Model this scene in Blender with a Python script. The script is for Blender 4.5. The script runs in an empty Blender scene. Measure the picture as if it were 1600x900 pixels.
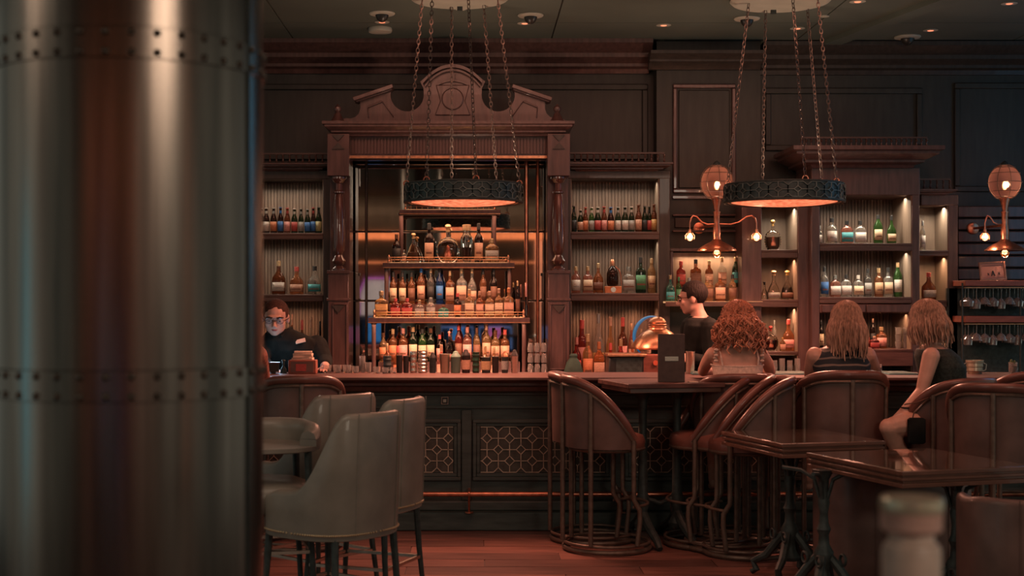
import bpy, bmesh, math, random
from math import sin, cos, pi, radians as RD
from mathutils import Vector, Matrix, Euler
S = bpy.context.scene
COL = S.collection
rnd = random.Random(11)

# ---------------------------------------------------------------- camera, world, big lights, exposure
FP, CX, HY, EH = 2155.0, 740.0, 470.0, 1.6      # focal length in pixels, level axis, eye height 1.6 m
def wx(px, d): return (px - CX) * d / FP
def wz(py, d): return EH - (py - HY) * d / FP
def P(px, py, d): return Vector((wx(px, d), d, wz(py, d)))

cam_d = bpy.data.cameras.new('camera')
cam = bpy.data.objects.new('camera', cam_d); COL.objects.link(cam)
cam.location = (0, 0, EH); cam.rotation_euler = (RD(90), 0, 0)
cam_d.sensor_width = 36.0; cam_d.lens = FP / 1600 * 36
cam_d.shift_x = 60 / 1600; cam_d.shift_y = 20 / 1600
cam_d.clip_start = .05; cam_d.clip_end = 100
cam_d.dof.use_dof = True; cam_d.dof.focus_distance = 10.6; cam_d.dof.aperture_fstop = 2.8
S.camera = cam

w = bpy.data.worlds.new('world'); S.world = w; w.use_nodes = True
w.node_tree.nodes['Background'].inputs[0].default_value = (.56, .62, .53, 1)
w.node_tree.nodes['Background'].inputs[1].default_value = .38

S.view_settings.view_transform = 'Standard'; S.view_settings.look = 'None'
S.view_settings.exposure = 0.0; S.view_settings.gamma = 1.0; S.view_settings.use_curve_mapping = False
S.cycles.use_denoising = True; S.cycles.max_bounces = 8; S.cycles.transparent_max_bounces = 12
S.cycles.transmission_bounces = 6; S.cycles.glossy_bounces = 4; S.cycles.diffuse_bounces = 3
S.cycles.caustics_reflective = False; S.cycles.caustics_refractive = False
S.cycles.sample_clamp_indirect = 3.0; S.cycles.blur_glossy = 1.0

def area(name, loc, size, power, color, rot=(0, 0, 0), sy=None, spread=180, disk=False):
    l = bpy.data.lights.new(name, 'AREA'); o = bpy.data.objects.new(name, l); COL.objects.link(o)
    o.location = loc; o.rotation_euler = rot; l.energy = power; l.color = color; l.spread = RD(spread)
    l.shape = 'DISK' if disk else ('RECTANGLE' if sy else 'SQUARE'); l.size = size
    if sy: l.size_y = sy
    return o
def point(name, loc, power, color, r=.02):
    l = bpy.data.lights.new(name, 'POINT'); o = bpy.data.objects.new(name, l); COL.objects.link(o)
    o.location = loc; l.energy = power; l.color = color; l.shadow_soft_size = r
    return o
def spot(name, loc, power, color, angle=90, r=.05, blend=.6, rot=(0, 0, 0)):
    l = bpy.data.lights.new(name, 'SPOT'); o = bpy.data.objects.new(name, l); COL.objects.link(o)
    o.location = loc; o.rotation_euler = rot; l.energy = power; l.color = color; l.shadow_soft_size = r
    l.spot_size = RD(angle); l.spot_blend = blend
    return o
RED = (1.0, .42, .28); WARM = (1.0, .60, .36); AMB = (1.0, .52, .31); NEU = (1.0, .84, .66); COOL = (.45, .75, 1.0)
# broad overhead downlights of the room, plus hall fill added to lift the darks
area('downlight_hall', (1.6, 7.7, 3.70), 4.2, 34, (1.0,.36,.24), rot=(RD(24), 0, 0), sy=1.0, spread=130)
area('downlight_front', (-.9, 5.0, 3.70), 2.4, 22, (1.0,.74,.56), sy=1.6, spread=140)
area('hall_fill', (3.3, -1.5, 3.65), 2.4, 85, (1.0,.84,.66), rot=(RD(50), 0, RD(8)), sy=1.2, spread=150)  # fill lamp added behind the camera, clear of the mirror
area('hall_fill', (-4.9, 1.5, 3.65), 3.0, 30, (1.0,.84,.66), rot=(RD(48), 0, RD(-24)), sy=1.2, spread=150)  # second added fill lamp, off to the left
area('downlight_front', (2.6, 5.4, 3.70), 2.2, 12, RED, sy=1.6, spread=140)
area('downlight_back_bar', (.8, 9.9, 3.70), 5.0, 22, RED, rot=(RD(38), 0, 0), sy=.5, spread=120)

# ---------------------------------------------------------------- mesh builder
class MB:
    def __init__(s): s.v = []; s.f = []
    def add(s, vs, fs):
        b = len(s.v); s.v += [tuple(p) for p in vs]; s.f += [tuple(b + i for i in f) for f in fs]; return s
    def box(s, x0, x1, y0, y1, z0, z1):
        return s.add([(x0,y0,z0),(x1,y0,z0),(x1,y1,z0),(x0,y1,z0),(x0,y0,z1),(x1,y0,z1),(x1,y1,z1),(x0,y1,z1)],
                     [(0,3,2,1),(4,5,6,7),(0,1,5,4),(1,2,6,5),(2,3,7,6),(3,0,4,7)])
    def bar(s, p, q, r, up=(0, 0, 1), r2=None):
        p = Vector(p); q = Vector(q); t = (q - p).normalized(); u = Vector(up)
        if abs(t.dot(u)) > .98: u = Vector((1, 0, 0))
        a = t.cross(u).normalized() * r; b = a.cross(t).normalized() * (r2 or r)
        vs = [c + i * a + j * b for c in (p, q) for i, j in ((-1,-1),(1,-1),(1,1),(-1,1))]
        return s.add(vs, [(3,2,1,0),(4,5,6,7),(0,1,5,4),(1,2,6,5),(2,3,7,6),(3,0,4,7)])
    def prism(s, poly, axis, a0, a1):
        n = len(poly)
        def m(p, a): return {'x': (a, p[0], p[1]), 'y': (p[0], a, p[1]), 'z': (p[0], p[1], a)}[axis]
        vs = [m(p, a0) for p in poly] + [m(p, a1) for p in poly]
        fs = [tuple(range(n)), tuple(range(2*n-1, n-1, -1))] + [(i, i+n, (i+1) % n + n, (i+1) % n) for i in range(n)]
        return s.add(vs, fs)
    def lathe(s, prof, c=(0,0,0), n=16, sq=2.0, dr=1.0, yaw=0.0, axis='z'):
        vs = []; k = len(prof)
        for r, z in prof:
            for i in range(n):
                a = 2*pi*i/n; ca, sa = cos(a), sin(a)
                x = math.copysign(abs(ca)**(2/sq), ca)*r; y = math.copysign(abs(sa)**(2/sq), sa)*r*dr
                x, y = x*cos(yaw)-y*sin(yaw), x*sin(yaw)+y*cos(yaw)
                p = (x, y, z) if axis == 'z' else ((z, x, y) if axis == 'x' else (x, z, y))
                vs.append((p[0]+c[0], p[1]+c[1], p[2]+c[2]))
        fs = [(j*n+i, j*n+(i+1) % n, (j+1)*n+(i+1) % n, (j+1)*n+i) for j in range(k-1) for i in range(n)]
        if prof[0][0] > 1e-6: fs.append(tuple(range(n-1, -1, -1)))
        if prof[-1][0] > 1e-6: fs.append(tuple((k-1)*n+i for i in range(n)))
        return s.add(vs, fs)
    def cyl(s, c, r, h, n=16, axis='z', r2=None):
        return s.lathe([(r, 0), (r if r2 is None else r2, h)], c, n, axis=axis)
    def tube(s, pts, r, n=8, closed=False, flat=1.0):
        pts = [Vector(p) for p in pts]; m = len(pts); vs = []
        rs = r if isinstance(r, (list, tuple)) else [r]*m
        nrm = None
        for i, p in enumerate(pts):
            if closed: t = pts[(i+1) % m] - pts[i-1]
            else: t = pts[min(i+1, m-1)] - pts[max(i-1, 0)]
            t = t.normalized() if t.length > 1e-9 else Vector((0, 0, 1))
            if nrm is None:
                nrm = Vector((0, 0, 1)) if abs(t.z) < .95 else Vector((1, 0, 0))
            nrm = (nrm - t*nrm.dot(t)); nrm = nrm.normalized() if nrm.length > 1e-6 else t.orthogonal().normalized()
            b = t.cross(nrm)
            for k in range(n):
                a = 2*pi*k/n; vs.append(p + (nrm*cos(a)*flat + b*sin(a))*rs[i])
        fs = [(j*n+k, j*n+(k+1) % n, ((j+1) % m)*n+(k+1) % n, ((j+1) % m)*n+k) for j in range(m if closed else m-1) for k in range(n)]
        if not closed: fs += [tuple(range(n-1, -1, -1)), tuple((m-1)*n+k for k in range(n))]
        return s.add(vs, fs)
    def torus(s, c, R, r, n=24, k=8, axis='z', sx=1.0, rot=0.0):
        pts = []
        for i in range(n):
            a = 2*pi*i/n + rot; u, v = cos(a)*R*sx, sin(a)*R
            p = {'z': (u, v, 0), 'y': (u, 0, v), 'x': (0, u, v)}[axis]
            pts.append((c[0]+p[0], c[1]+p[1], c[2]+p[2]))
        return s.tube(pts, r, k, closed=True)
    def ell(s, c, rx, ry, rz, nu=14, nv=9, M=None):
        prof = [(sin(pi*j/nv), -cos(pi*j/nv)) for j in range(nv+1)]
        vs = []; b = MB()
        b.lathe(prof, (0, 0, 0), nu)
        for x, y, z in b.v:
            q = Vector((x*rx, y*ry, z*rz))
            if M is not None: q = M @ q
            vs.append((q[0]+c[0], q[1]+c[1], q[2]+c[2]))
        return s.add(vs, b.f)
    def xf(s, M, start=0):
        s.v[start:] = [tuple(M @ Vector(p)) for p in s.v[start:]]; return s
    def join(s, o): return s.add(o.v, o.f)

ORG = {}
def mesh_of(name, mb, org=(0, 0, 0), smooth=35):
    me = bpy.data.meshes.new(name)
    me.from_pydata([(x-org[0], y-org[1], z-org[2]) for x, y, z in mb.v], [], mb.f)
    me.validate(); me.update()
    if smooth:
        me.shade_smooth(); me.set_sharp_from_angle(angle=RD(smooth))
    return me
def obj(name, mb, mat, parent=None, smooth=35, bevel=0, org=None):
    o0 = org if org is not None else (ORG.get(parent.name, (0, 0, 0)) if parent else (0, 0, 0))
    me = mb if isinstance(mb, bpy.types.Mesh) else mesh_of(name, mb, o0, smooth)
    if mat and not me.materials: me.materials.append(mat)
    o = bpy.data.objects.new(name, me); COL.objects.link(o)
    if parent: o.parent = parent; ORG[o.name] = ORG.get(parent.name, (0, 0, 0))
    elif org is not None: o.location = org
    if bevel:
        b = o.modifiers.new('bevel', 'BEVEL'); b.width = bevel; b.segments = 2; b.limit_method = 'ANGLE'; b.angle_limit = RD(40)
    return o
def tag(o, label, cat, group=None, kind=None):
    o['label'] = label; o['category'] = cat
    if group: o['group'] = group
    if kind: o['kind'] = kind
    return o
def thing(name, label, cat, loc=(0, 0, 0), group=None, kind=None):
    o = bpy.data.objects.new(name, None); COL.objects.link(o); o.location = loc
    o.empty_display_size = .1
    ORG[o.name] = tuple(loc)
    return tag(o, label, cat, group, kind)
def struct(name, mb=None, mat=None, bevel=0, smooth=35):
    if mb is None:
        o = bpy.data.objects.new(name, None); COL.objects.link(o)
    else: o = obj(name, mb, mat, bevel=bevel, smooth=smooth)
    o['kind'] = 'structure'; return o
def copy_tree(o, parent=None):
    c = o.copy(); COL.objects.link(c)
    if parent: c.parent = parent
    for ch in list(o.children): copy_tree(ch, c)
    return c
def sub(name, mb, mat, parent, **k): return obj(name, mb, mat, parent, **k)
def alias(o, label):            # a part's own label
    o['label'] = label; return o

# ---------------------------------------------------------------- materials (all procedural)
def mat(name, col, rough=.5, metal=0.0, var=.25, scale=8.0, stretch=(1, 1, 1), bump=0.0, trans=0.0, ior=1.45, emit=None, es=0.0,
        coat=0.0, col2=None, spec=.5, detail=4.0, aniso=0.0, sheen=0.0, alpha=1.0):
    m = bpy.data.materials.new(name); m.use_nodes = True; nt = m.node_tree; b = nt.nodes['Principled BSDF']
    tc = nt.nodes.new('ShaderNodeTexCoord'); mp = nt.nodes.new('ShaderNodeMapping'); mp.inputs['Scale'].default_value = stretch
    nt.links.new(tc.outputs['Object'], mp.inputs['Vector'])
    nz = nt.nodes.new('ShaderNodeTexNoise'); nz.inputs['Scale'].default_value = scale; nz.inputs['Detail'].default_value = detail
    nt.links.new(mp.outputs[0], nz.inputs['Vector'])
    cr = nt.nodes.new('ShaderNodeValToRGB'); nt.links.new(nz.outputs['Fac'], cr.inputs[0])
    c2 = col2 or tuple(c*(1+var) for c in col); c1 = tuple(c*(1-var) for c in col) if not col2 else col
    cr.color_ramp.elements[0].position = .3; cr.color_ramp.elements[1].position = .7
    cr.color_ramp.elements[0].color = (*c1, 1); cr.color_ramp.elements[1].color = (*c2, 1)
    nt.links.new(cr.outputs[0], b.inputs['Base Color'])
    b.inputs['Roughness'].default_value = rough; b.inputs['Metallic'].default_value = metal
    b.inputs['Transmission Weight'].default_value = trans; b.inputs['IOR'].default_value = ior
    b.inputs['Coat Weight'].default_value = coat; b.inputs['Specular IOR Level'].default_value = spec
    b.inputs['Anisotropic'].default_value = aniso; b.inputs['Alpha'].default_value = alpha
    if emit: b.inputs['Emission Color'].default_value = (*emit, 1); b.inputs['Emission Strength'].default_value = es
    if bump:
        bp = nt.nodes.new('ShaderNodeBump'); bp.inputs['Strength'].default_value = bump; bp.inputs['Distance'].default_value = .01
        nt.links.new(nz.outputs['Fac'], bp.inputs['Height']); nt.links.new(bp.outputs[0], b.inputs['Normal'])
    return m
_mc = {}
def cmat(kind, col):
    k = (kind, tuple(round(c, 3) for c in col))
    if k in _mc: return _mc[k]
    if kind == 'glass': m = mat('tinted_glass', col, .06, trans=.90, var=.12, scale=30, spec=.6, ior=1.3)
    elif kind == 'label': m = label_mat(col)
    elif kind == 'cap': m = mat('bottle_cap', col, .4, var=.15, scale=60)
    elif kind == 'foil': m = mat('foil', col, .3, .6, var=.2, scale=60)
    elif kind == 'glow': m = mat('glow', col, .5, emit=col, es=1.0)
    _mc[k] = m; return m
def label_mat(col):      # paper label with small lines of print
    m = mat('paper_label', col, .6, var=.08, scale=40)
    nt = m.node_tree; b = nt.nodes['Principled BSDF']; tc = nt.nodes['Texture Coordinate']
    mp = nt.nodes.new('ShaderNodeMapping'); mp.inputs['Scale'].default_value = (330, 330, 130)
    nt.links.new(tc.outputs['Object'], mp.inputs['Vector'])
    wv = nt.nodes.new('ShaderNodeTexWave'); wv.bands_direction = 'Z'; wv.inputs['Scale'].default_value = .32
    nt.links.new(mp.outputs[0], wv.inputs['Vector'])
    nz = nt.nodes.new('ShaderNodeTexNoise'); nz.inputs['Scale'].default_value = .9; nt.links.new(mp.outputs[0], nz.inputs['Vector'])
    mu = nt.nodes.new('ShaderNodeMath'); mu.operation = 'MULTIPLY'; nt.links.new(wv.outputs['Fac'], mu.inputs[0]); nt.links.new(nz.outputs['Fac'], mu.inputs[1])
    gt = nt.nodes.new('ShaderNodeMath'); gt.operation = 'GREATER_THAN'; gt.inputs[1].default_value = .42; nt.links.new(mu.outputs[0], gt.inputs[0])
    mx = nt.nodes.new('ShaderNodeMix'); mx.data_type = 'RGBA'; nt.links.new(gt.outputs[0], mx.inputs[0])
    src = b.inputs['Base Color'].links[0].from_socket; nt.links.new(src, mx.inputs[6]); mx.inputs[7].default_value = (col[0]*.35, col[1]*.3, col[2]*.3, 1)
    nt.links.new(mx.outputs[2], b.inputs['Base Color']); return m

M = dict(
  mahog=mat('mahogany', (.082,.042,.037), .36, var=.3, scale=5, stretch=(6,6,.8), bump=.12, coat=.35),
  dark=mat('dark_wood', (.040,.030,.025), .45, var=.3, scale=5, stretch=(6,6,.8), bump=.15, coat=.1),
  wall=mat('wall_panelling', (.030,.028,.023), .5, var=.25, scale=4, stretch=(5,5,.8), bump=.1),
  bead=mat('beadboard', (.150,.100,.072), .5, var=.25, scale=6, stretch=(5,5,.6), bump=.1),
  inner=mat('cabinet_lining', (.20,.145,.105), .5, var=.15, scale=6, stretch=(5,5,.6)),
  shelf=mat('shelf_wood', (.085,.045,.035), .4, var=.3, scale=5, stretch=(1,6,6), bump=.1, coat=.2),
  bartop=mat('bar_top_wood', (.085,.040,.033), .48, var=.45, scale=5, stretch=(.8,6,6), spec=.3),
  barface=mat('bar_face_wood', (.048,.060,.054), .5, var=.35, scale=5, stretch=(1,4,5), bump=.15),
  lattice=mat('lattice_metal', (.50,.40,.31), .5, .6, var=.3, scale=40),
  latback=mat('lattice_backing', (.06,.055,.045), .7, var=.3, scale=20),
  brass=mat('aged_brass', (.62,.30,.17), .3, .9, var=.3, scale=25),
  copper=mat('copper', (.62,.24,.15), .32, .9, var=.3, scale=20),
  iron=mat('cast_iron', (.045,.058,.055), .55, .4, var=.3, scale=30, bump=.2),
  crystal=mat('crystal_glass', (.96,.93,.88), .02, trans=1.0, var=.02, ior=1.3),
  pewter=mat('pewter', (.42,.36,.27), .35, .8, var=.15),
  steel=mat('stainless_steel', (.60,.52,.44), .25, .95, var=.15, scale=30, stretch=(1,1,6)),
  chain=mat('chain_metal', (.13,.095,.08), .45, .7, var=.35, scale=40),
  lampband=mat('lamp_band', (.045,.070,.070), .5, .3, var=.35, scale=25),
  floorb=mat('floor_base', (.07,.03,.022), .6, var=.3, scale=3),
  ceil=mat('ceiling_paint', (.095,.105,.085), .8, var=.12, scale=1.4),
  ceilgap=mat('ceiling_joint', (.03,.022,.018), .8),
  white=mat('off_white_enamel', (.42,.38,.31), .5, var=.08),
  greylea=mat('grey_leather', (.20,.172,.14), .42, var=.22, scale=5, bump=.12, coat=.1),
  brownlea=mat('brown_leather', (.125,.072,.060), .45, var=.25, scale=7, bump=.12, coat=.1),
  redlea=mat('red_brown_leather', (.17,.068,.052), .36, var=.25, scale=7, bump=.1, coat=.3),
  tube=mat('bronze_tube', (.15,.105,.082), .42, .5, var=.25, scale=25),
  tabtop=mat('polished_table_top', (.10,.07,.052), .07, var=.3, scale=5, stretch=(1,5,5), coat=.8),
  tabedge=mat('table_edge', (.14,.065,.045), .3, var=.25, scale=5, stretch=(1,5,5), coat=.4),
  skin=mat('skin', (.56,.32,.24), .5, var=.12, scale=14, bump=.05),
  skinman=mat('skin_ruddy', (.46,.25,.19), .5, var=.12, scale=14, bump=.05),
  black=mat('black_cloth', (.012,.013,.012), .9, spec=.12, var=.35, scale=14, bump=.2),
  navy=mat('navy_cloth', (.013,.020,.026), .9, spec=.15, var=.35, scale=14, bump=.2),
  white_c=mat('pale_lace_cloth', (.58,.44,.36), .8, var=.22, scale=45, bump=.3),
  hair1=mat('copper_blonde_hair', (.46,.20,.12), .55, spec=.3, var=.5, scale=30, stretch=(3,3,.5)),
  hair2=mat('blonde_hair', (.36,.225,.16), .58, spec=.3, var=.45, scale=30, stretch=(3,3,.5)),
  hairb=mat('dark_hair', (.014,.009,.007), .7, spec=.2, var=.3, scale=50, stretch=(2,2,.5), bump=.8),
  hairs=mat('cropped_brown_hair', (.05,.022,.016), .8, spec=.2, var=.4, scale=80),
  glassc=mat('clear_glass', (.92,.90,.86), .05, trans=.86, var=.02, ior=1.25),
  plastic=mat('black_plastic', (.025,.022,.020), .35, var=.2, scale=30),
  paper=mat('card_paper', (.60,.42,.32), .7, var=.1, scale=20),
  menu=mat('menu_leatherette', (.060,.040,.034), .6, var=.2, scale=20, bump=.1),
  teal=mat('teal_rubber_mat', (.05,.13,.14), .35, var=.6, scale=18, stretch=(1,3,1)),
  redbox=mat('red_wood_box', (.26,.08,.055), .4, var=.25, scale=8, stretch=(1,4,4)),
  eyew=mat('eye_white', (.5,.45,.4), .3), iris=mat('iris', (.02,.012,.01), .2), lip=mat('lips', (.25,.07,.06), .5),
)
def mirror_mat():
    m = mat('antique_mirror', (.62,.56,.50), .03, 1.0, var=.12, scale=3, stretch=(3,1,1)); return m
M['mirror'] = mirror_mat()
def ember_mat():       # crystal diffuser lit from within
    m = mat('lit_diffuser', (.8,.3,.15), .4); nt = m.node_tree; b = nt.nodes['Principled BSDF']; tc = nt.nodes['Texture Coordinate']
    nz = nt.nodes.new('ShaderNodeTexNoise'); nz.inputs['Scale'].default_value = 30; nz.inputs['Detail'].default_value = 3
    nt.links.new(tc.outputs['Object'], nz.inputs['Vector'])
    cr = nt.nodes.new('ShaderNodeValToRGB'); nt.links.new(nz.outputs['Fac'], cr.inputs[0])
    cr.color_ramp.elements[0].position = .35; cr.color_ramp.elements[1].position = .68
    cr.color_ramp.elements[0].color = (.50,.072,.03,1); cr.color_ramp.elements[1].color = (1.0,.32,.15,1)
    nt.links.new(cr.outputs[0], b.inputs['Emission Color']); b.inputs['Emission Strength'].default_value = 1.15
    return m
M['ember'] = ember_mat()
M['bulb'] = mat('lit_bulb', (1,.6,.3), .4, emit=(1.0,.42,.16), es=5.0)
M['led'] = mat('led_strip', (1,.7,.4), .4, emit=(1.0,.50,.26), es=.6)
M['tray'] = mat('backlit_glass_tray', (.5,.35,.2), .3, emit=(1.0,.50,.22), es=.55)
M['amberglobe'] = mat('amber_globe_glass', (.80,.42,.32), .3, trans=.5, var=.15, scale=6, ior=1.15, alpha=.38)
def column_mat():  # vertical colour streaks stand in for reflections; offset puts a light band mid column
    m = bpy.data.materials.new('sheen_streaked_column_metal'); m.use_nodes = True; nt = m.node_tree; b = nt.nodes['Principled BSDF']
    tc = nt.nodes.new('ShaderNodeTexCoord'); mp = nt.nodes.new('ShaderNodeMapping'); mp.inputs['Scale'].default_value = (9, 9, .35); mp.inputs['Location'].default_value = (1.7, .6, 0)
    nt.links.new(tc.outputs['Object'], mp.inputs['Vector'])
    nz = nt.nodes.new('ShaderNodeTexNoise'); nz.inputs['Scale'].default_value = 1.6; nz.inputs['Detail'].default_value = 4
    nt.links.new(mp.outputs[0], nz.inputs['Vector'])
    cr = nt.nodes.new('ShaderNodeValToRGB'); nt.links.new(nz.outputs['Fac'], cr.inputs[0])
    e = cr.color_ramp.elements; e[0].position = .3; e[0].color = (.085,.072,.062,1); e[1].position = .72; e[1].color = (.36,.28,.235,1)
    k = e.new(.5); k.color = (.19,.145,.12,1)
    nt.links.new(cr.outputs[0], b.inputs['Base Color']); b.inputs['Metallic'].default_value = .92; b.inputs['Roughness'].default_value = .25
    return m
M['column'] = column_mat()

# ================================================================ THE SETTING
# ---- floor: reddish boards laid across the view
M['plank'] = [mat('floor_board', c, .38, var=.4, scale=4, stretch=(.7,5,5), bump=.15, coat=.2) for c in ((.185,.078,.060), (.135,.060,.047), (.23,.098,.074))]
fl = struct('floor', MB().box(-7, 7, -6.2, 12.3, -.1, -.006), M['floorb'])
pm = {}
y = 6.0; row = 0
while y < 9.72:
    x = -3.2 + (row % 3) * .47
    while x < 4.4:
        k = rnd.randrange(3); L = 1.4
        key = (k,)
        if key not in pm: pm[key] = mesh_of('floor_plank', MB().box(0, L-.006, 0, .224, -.02, 0), smooth=0); pm[key].materials.append(M['plank'][k])
        o = obj('floor_plank', pm[key], None, fl); o.location = (x, y, rnd.uniform(-.001, .001)); x += L
    y += .23; row += 1

# ---- ceiling with its panels, diagonal beam
CZ = 3.82
ce = struct('ceiling', MB().box(-7, 7, -6.2, 12.4, CZ+.012, CZ+.15), M['ceilgap'])
xs = [-7, -3.6, -1.53, .66, 2.75, 4.6, 7]; ys = [-6.2, -2, 2, 5, 7.5, 9.3, 11.02, 12.1]
for i in range(len(xs)-1):
    for j in range(len(ys)-1):
        obj('ceiling_panel', MB().box(xs[i]+.006, xs[i+1]-.006, ys[j]+.006, ys[j+1]-.006, CZ, CZ+.012), M['ceil'], ce, smooth=0)
bm = MB(); a = Vector((wx(1462, 10.2), 10.2, CZ-.01)); b_ = Vector((wx(1282, 11.95), 11.95, CZ-.01)); dirn = (b_-a)
bm.bar(a - dirn*3, b_, .075, r2=.03); obj('ceiling_beam', bm, M['ceil'], ce, smooth=0)

# ---- back wall: panelling plane, frames and crown mouldings
WD = 12.0
wl = struct('wall_back', MB().box(-7, 7, WD, WD+.2, 0, CZ), M['wall'])
def frame(mb, px0, px1, py0, py1, d, w=.05, t=.03):
    x0, x1, z1, z0 = wx(px0, d), wx(px1, d), wz(py0, d), wz(py1, d)
    mb.box(x0, x1, d-t, d, z1-w, z1); mb.box(x0, x1, d-t, d, z0, z0+w)
    mb.box(x0, x0+w, d-t, d, z0+w, z1-w); mb.box(x1-w, x1, d-t, d, z0+w, z1-w); return mb
for i, (a0, a1, b0, b1) in enumerate(((392, 1012, 132, 250), (1195, 1440, 138, 236), (1490, 1612, 130, 300))):
    obj('panel_frame', frame(MB(), a0, a1, b0, b1, WD), M['wall'], wl, bevel=.008)
def mould(mb, x0, x1, d, prof):      # prof: (out, z) top to bottom
    poly = [(d, prof[0][1])] + [(d-o, z) for o, z in prof] + [(d, prof[-1][1])]
    return mb.prism(poly, 'x', x0, x1)
crown = [(.34, CZ), (.34, CZ-.035), (.31, CZ-.05), (.27, CZ-.085), (.21, CZ-.10), (.21, CZ-.135), (.17, CZ-.15), (.12, CZ-.175), (.12, CZ-.20), (.07, CZ-.215), (.05, CZ-.25)]
struct('trim_1', mould(MB(), -7, wx(1015, 11.9), WD, crown), M['mahog'])
struct('trim_2', mould(MB(), wx(1190, 11.9), 7, WD, [(o*.8, z-.01) for o, z in crown]), M['dark'])
# projecting pilaster with its own capital between the cabinets
pil = struct('wall_pilaster', MB().box(wx(1026, 11.8), wx(1188, 11.8), 11.8, WD, .93, CZ), M['wall'])
obj('panel_frame', frame(MB(), 1051, 1149, 132, 302, 11.8, .035), M['mahog'], pil, bevel=.008)
obj('raised_panel', MB().box(wx(1060,11.8), wx(1140,11.8), 11.785, 11.8, wz(294,11.8), wz(141,11.8)), M['wall'], pil, bevel=.01)
obj('capital_moulding', mould(MB(), wx(1018,11.55), wx(1196,11.55), 11.8, [(.22, wz(82,11.7)), (.22, wz(87,11.7)), (.18, wz(90,11.7)), (.14, wz(94,11.7)), (.14, wz(97,11.7)), (.09, wz(100,11.7)), (.05, wz(107,11.7))]), M['dark'], pil)
for yy in (335, 360): obj('rail_moulding', MB().box(wx(1050,11.8), wx(1160,11.8), 11.76, 11.8, wz(yy+3,11.8), wz(yy,11.8)), M['mahog'], pil, bevel=.004)
obj('raised_panel', MB().box(wx(1054,11.8), wx(1156,11.8), 11.78, 11.8, wz(356,11.8), wz(340,11.8)), M['dark'], pil, bevel=.006)
obj('rail_moulding', MB().box(wx(1050,11.8), wx(1188,11.8), 11.77, 11.8, wz(311,11.8), wz(306,11.8)), M['mahog'], pil, bevel=.004)
# horizontal boards behind the right sconce
for k in range(6):
    y0 = 322 + k*19.5
    obj('wall_board', MB().box(wx(1497,11.9), 5.6, 11.9, WD, wz(y0+17.5,11.9), wz(y0,11.9)), M['mahog'], wl, bevel=.008)
# rear and side parts of the room that the mirror and the column reflect
rw = struct('wall_rear', MB().box(-7, 7, -6.3, -6.1, 0, CZ), M['dark'])
obj('cove_light', MB().box(-5.5, 5.5, -6.1, -6.04, 2.92, 3.08), mat('cove_glow', (1,.4,.2), .5, emit=(1.0,.30,.13), es=.55), rw)
obj('cove_light', MB().box(-5.5, 5.5, -6.1, -6.04, 2.40, 2.45), mat('cove_glow_dim', (1,.4,.2), .5, emit=(1.0,.32,.15), es=.35), rw)
obj('wall_board', MB().box(-6, 6, -6.1, -6.06, 1.2, 2.35), M['redlea'], rw)
area('rear_wash', (0, -5.2, 3.6), 9, 60, WARM, rot=(RD(-35), 0, 0), sy=.3)  # lamp added to warm the rear wall that the mirror shows
for x0, ww, c, e in ((1.32, .22, (1,.42,.26), .35), (3.2, .5, (.8,.4,.3), .2), (-4.6, .5, (.9,.35,.25), .2)):
    obj('reflection_wall_panel', MB().box(x0, x0+ww, -6.1, -6.03, .3, 2.9), mat('reflection_panel', c, .5, emit=c, es=e), rw)  # glowing panels added for the mirror and column to reflect

# ---------------------------------------------------------------- bar counter
BD = 9.7
bar = thing('bar_counter', 'long dark panelled bar counter with a polished red-brown top and copper foot rail', 'bar counter', (0, BD, 0))
BX0, BX1 = -3.0, 4.6
top = MB(); top.prism([(9.50, 1.07), (10.24, 1.07), (10.24, 1.03), (9.56, 1.03), (9.51, 1.04), (9.495, 1.055)], 'x', BX0, BX1)
obj('bar_top', top, M['bartop'], bar)
tm = MB(); tm.prism([(9.56, 1.03), (9.56, 1.012), (9.60, 1.0), (9.62, .97), (9.66, .955), (9.7, .955), (9.7, 1.03)], 'x', BX0, BX1)
obj('edge_moulding', tm, M['mahog'], bar)
obj('front', MB().box(BX0, BX1, BD, 10.1, .12, 1.0), M['barface'], bar)
obj('plinth', MB().box(BX0, BX1, BD-.12, 10.1, 0, .13).box(BX0, BX1, BD-.06, 10.1, .13, .2), M['barface'], bar, bevel=.01)
obj('rail_moulding', MB().box(BX0, BX1, BD-.025, BD, wz(617,BD), wz(613,BD)).box(BX0, BX1, BD-.02, BD, wz(638,BD), wz(634,BD)), M['barface'], bar, bevel=.003)
cell = 35.3*BD/FP
def lat_cell(mb, cx, cz, h, x0, x1, yy, r=.0028, seen=None):
    t = h*.58; k = h*.44
    segs = []
    o = [(-t,h),(t,h),(h,t),(h,-t),(t,-h),(-t,-h),(-h,-t),(-h,t)]
    for i in range(8): segs.append((o[i], o[(i+1) % 8]))
    dm = [(0,k),(k,0),(0,-k),(-k,0)]
    for i in range(4): segs.append((dm[i], dm[(i+1) % 4]))
    segs += [((0,k),(0,h)), ((k,0),(h,0)), ((0,-k),(0,-h)), ((-k,0),(-h,0))]
    for p, q in segs:
        p = [cx+p[0], cz+p[1]]; q = [cx+q[0], cz+q[1]]
        if p[0] > q[0]: p, q = q, p
        if q[0] <= x0 or p[0] >= x1: continue
        if p[0] < x0:
            f = (x0-p[0])/(q[0]-p[0]); p = [x0, p[1]+f*(q[1]-p[1])]
        if q[0] > x1:
            f = (x1-p[0])/(q[0]-p[0]); q = [x1, p[1]+f*(q[1]-p[1])]
        key = (round((p[0]+q[0])/2, 3), round((p[1]+q[1])/2, 3))
        if key in seen: continue
        seen.add(key)
        mb.bar((p[0], yy, p[1]), (q[0], yy, q[1]), r, up=(0, 1, 0), r2=.003)
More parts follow.
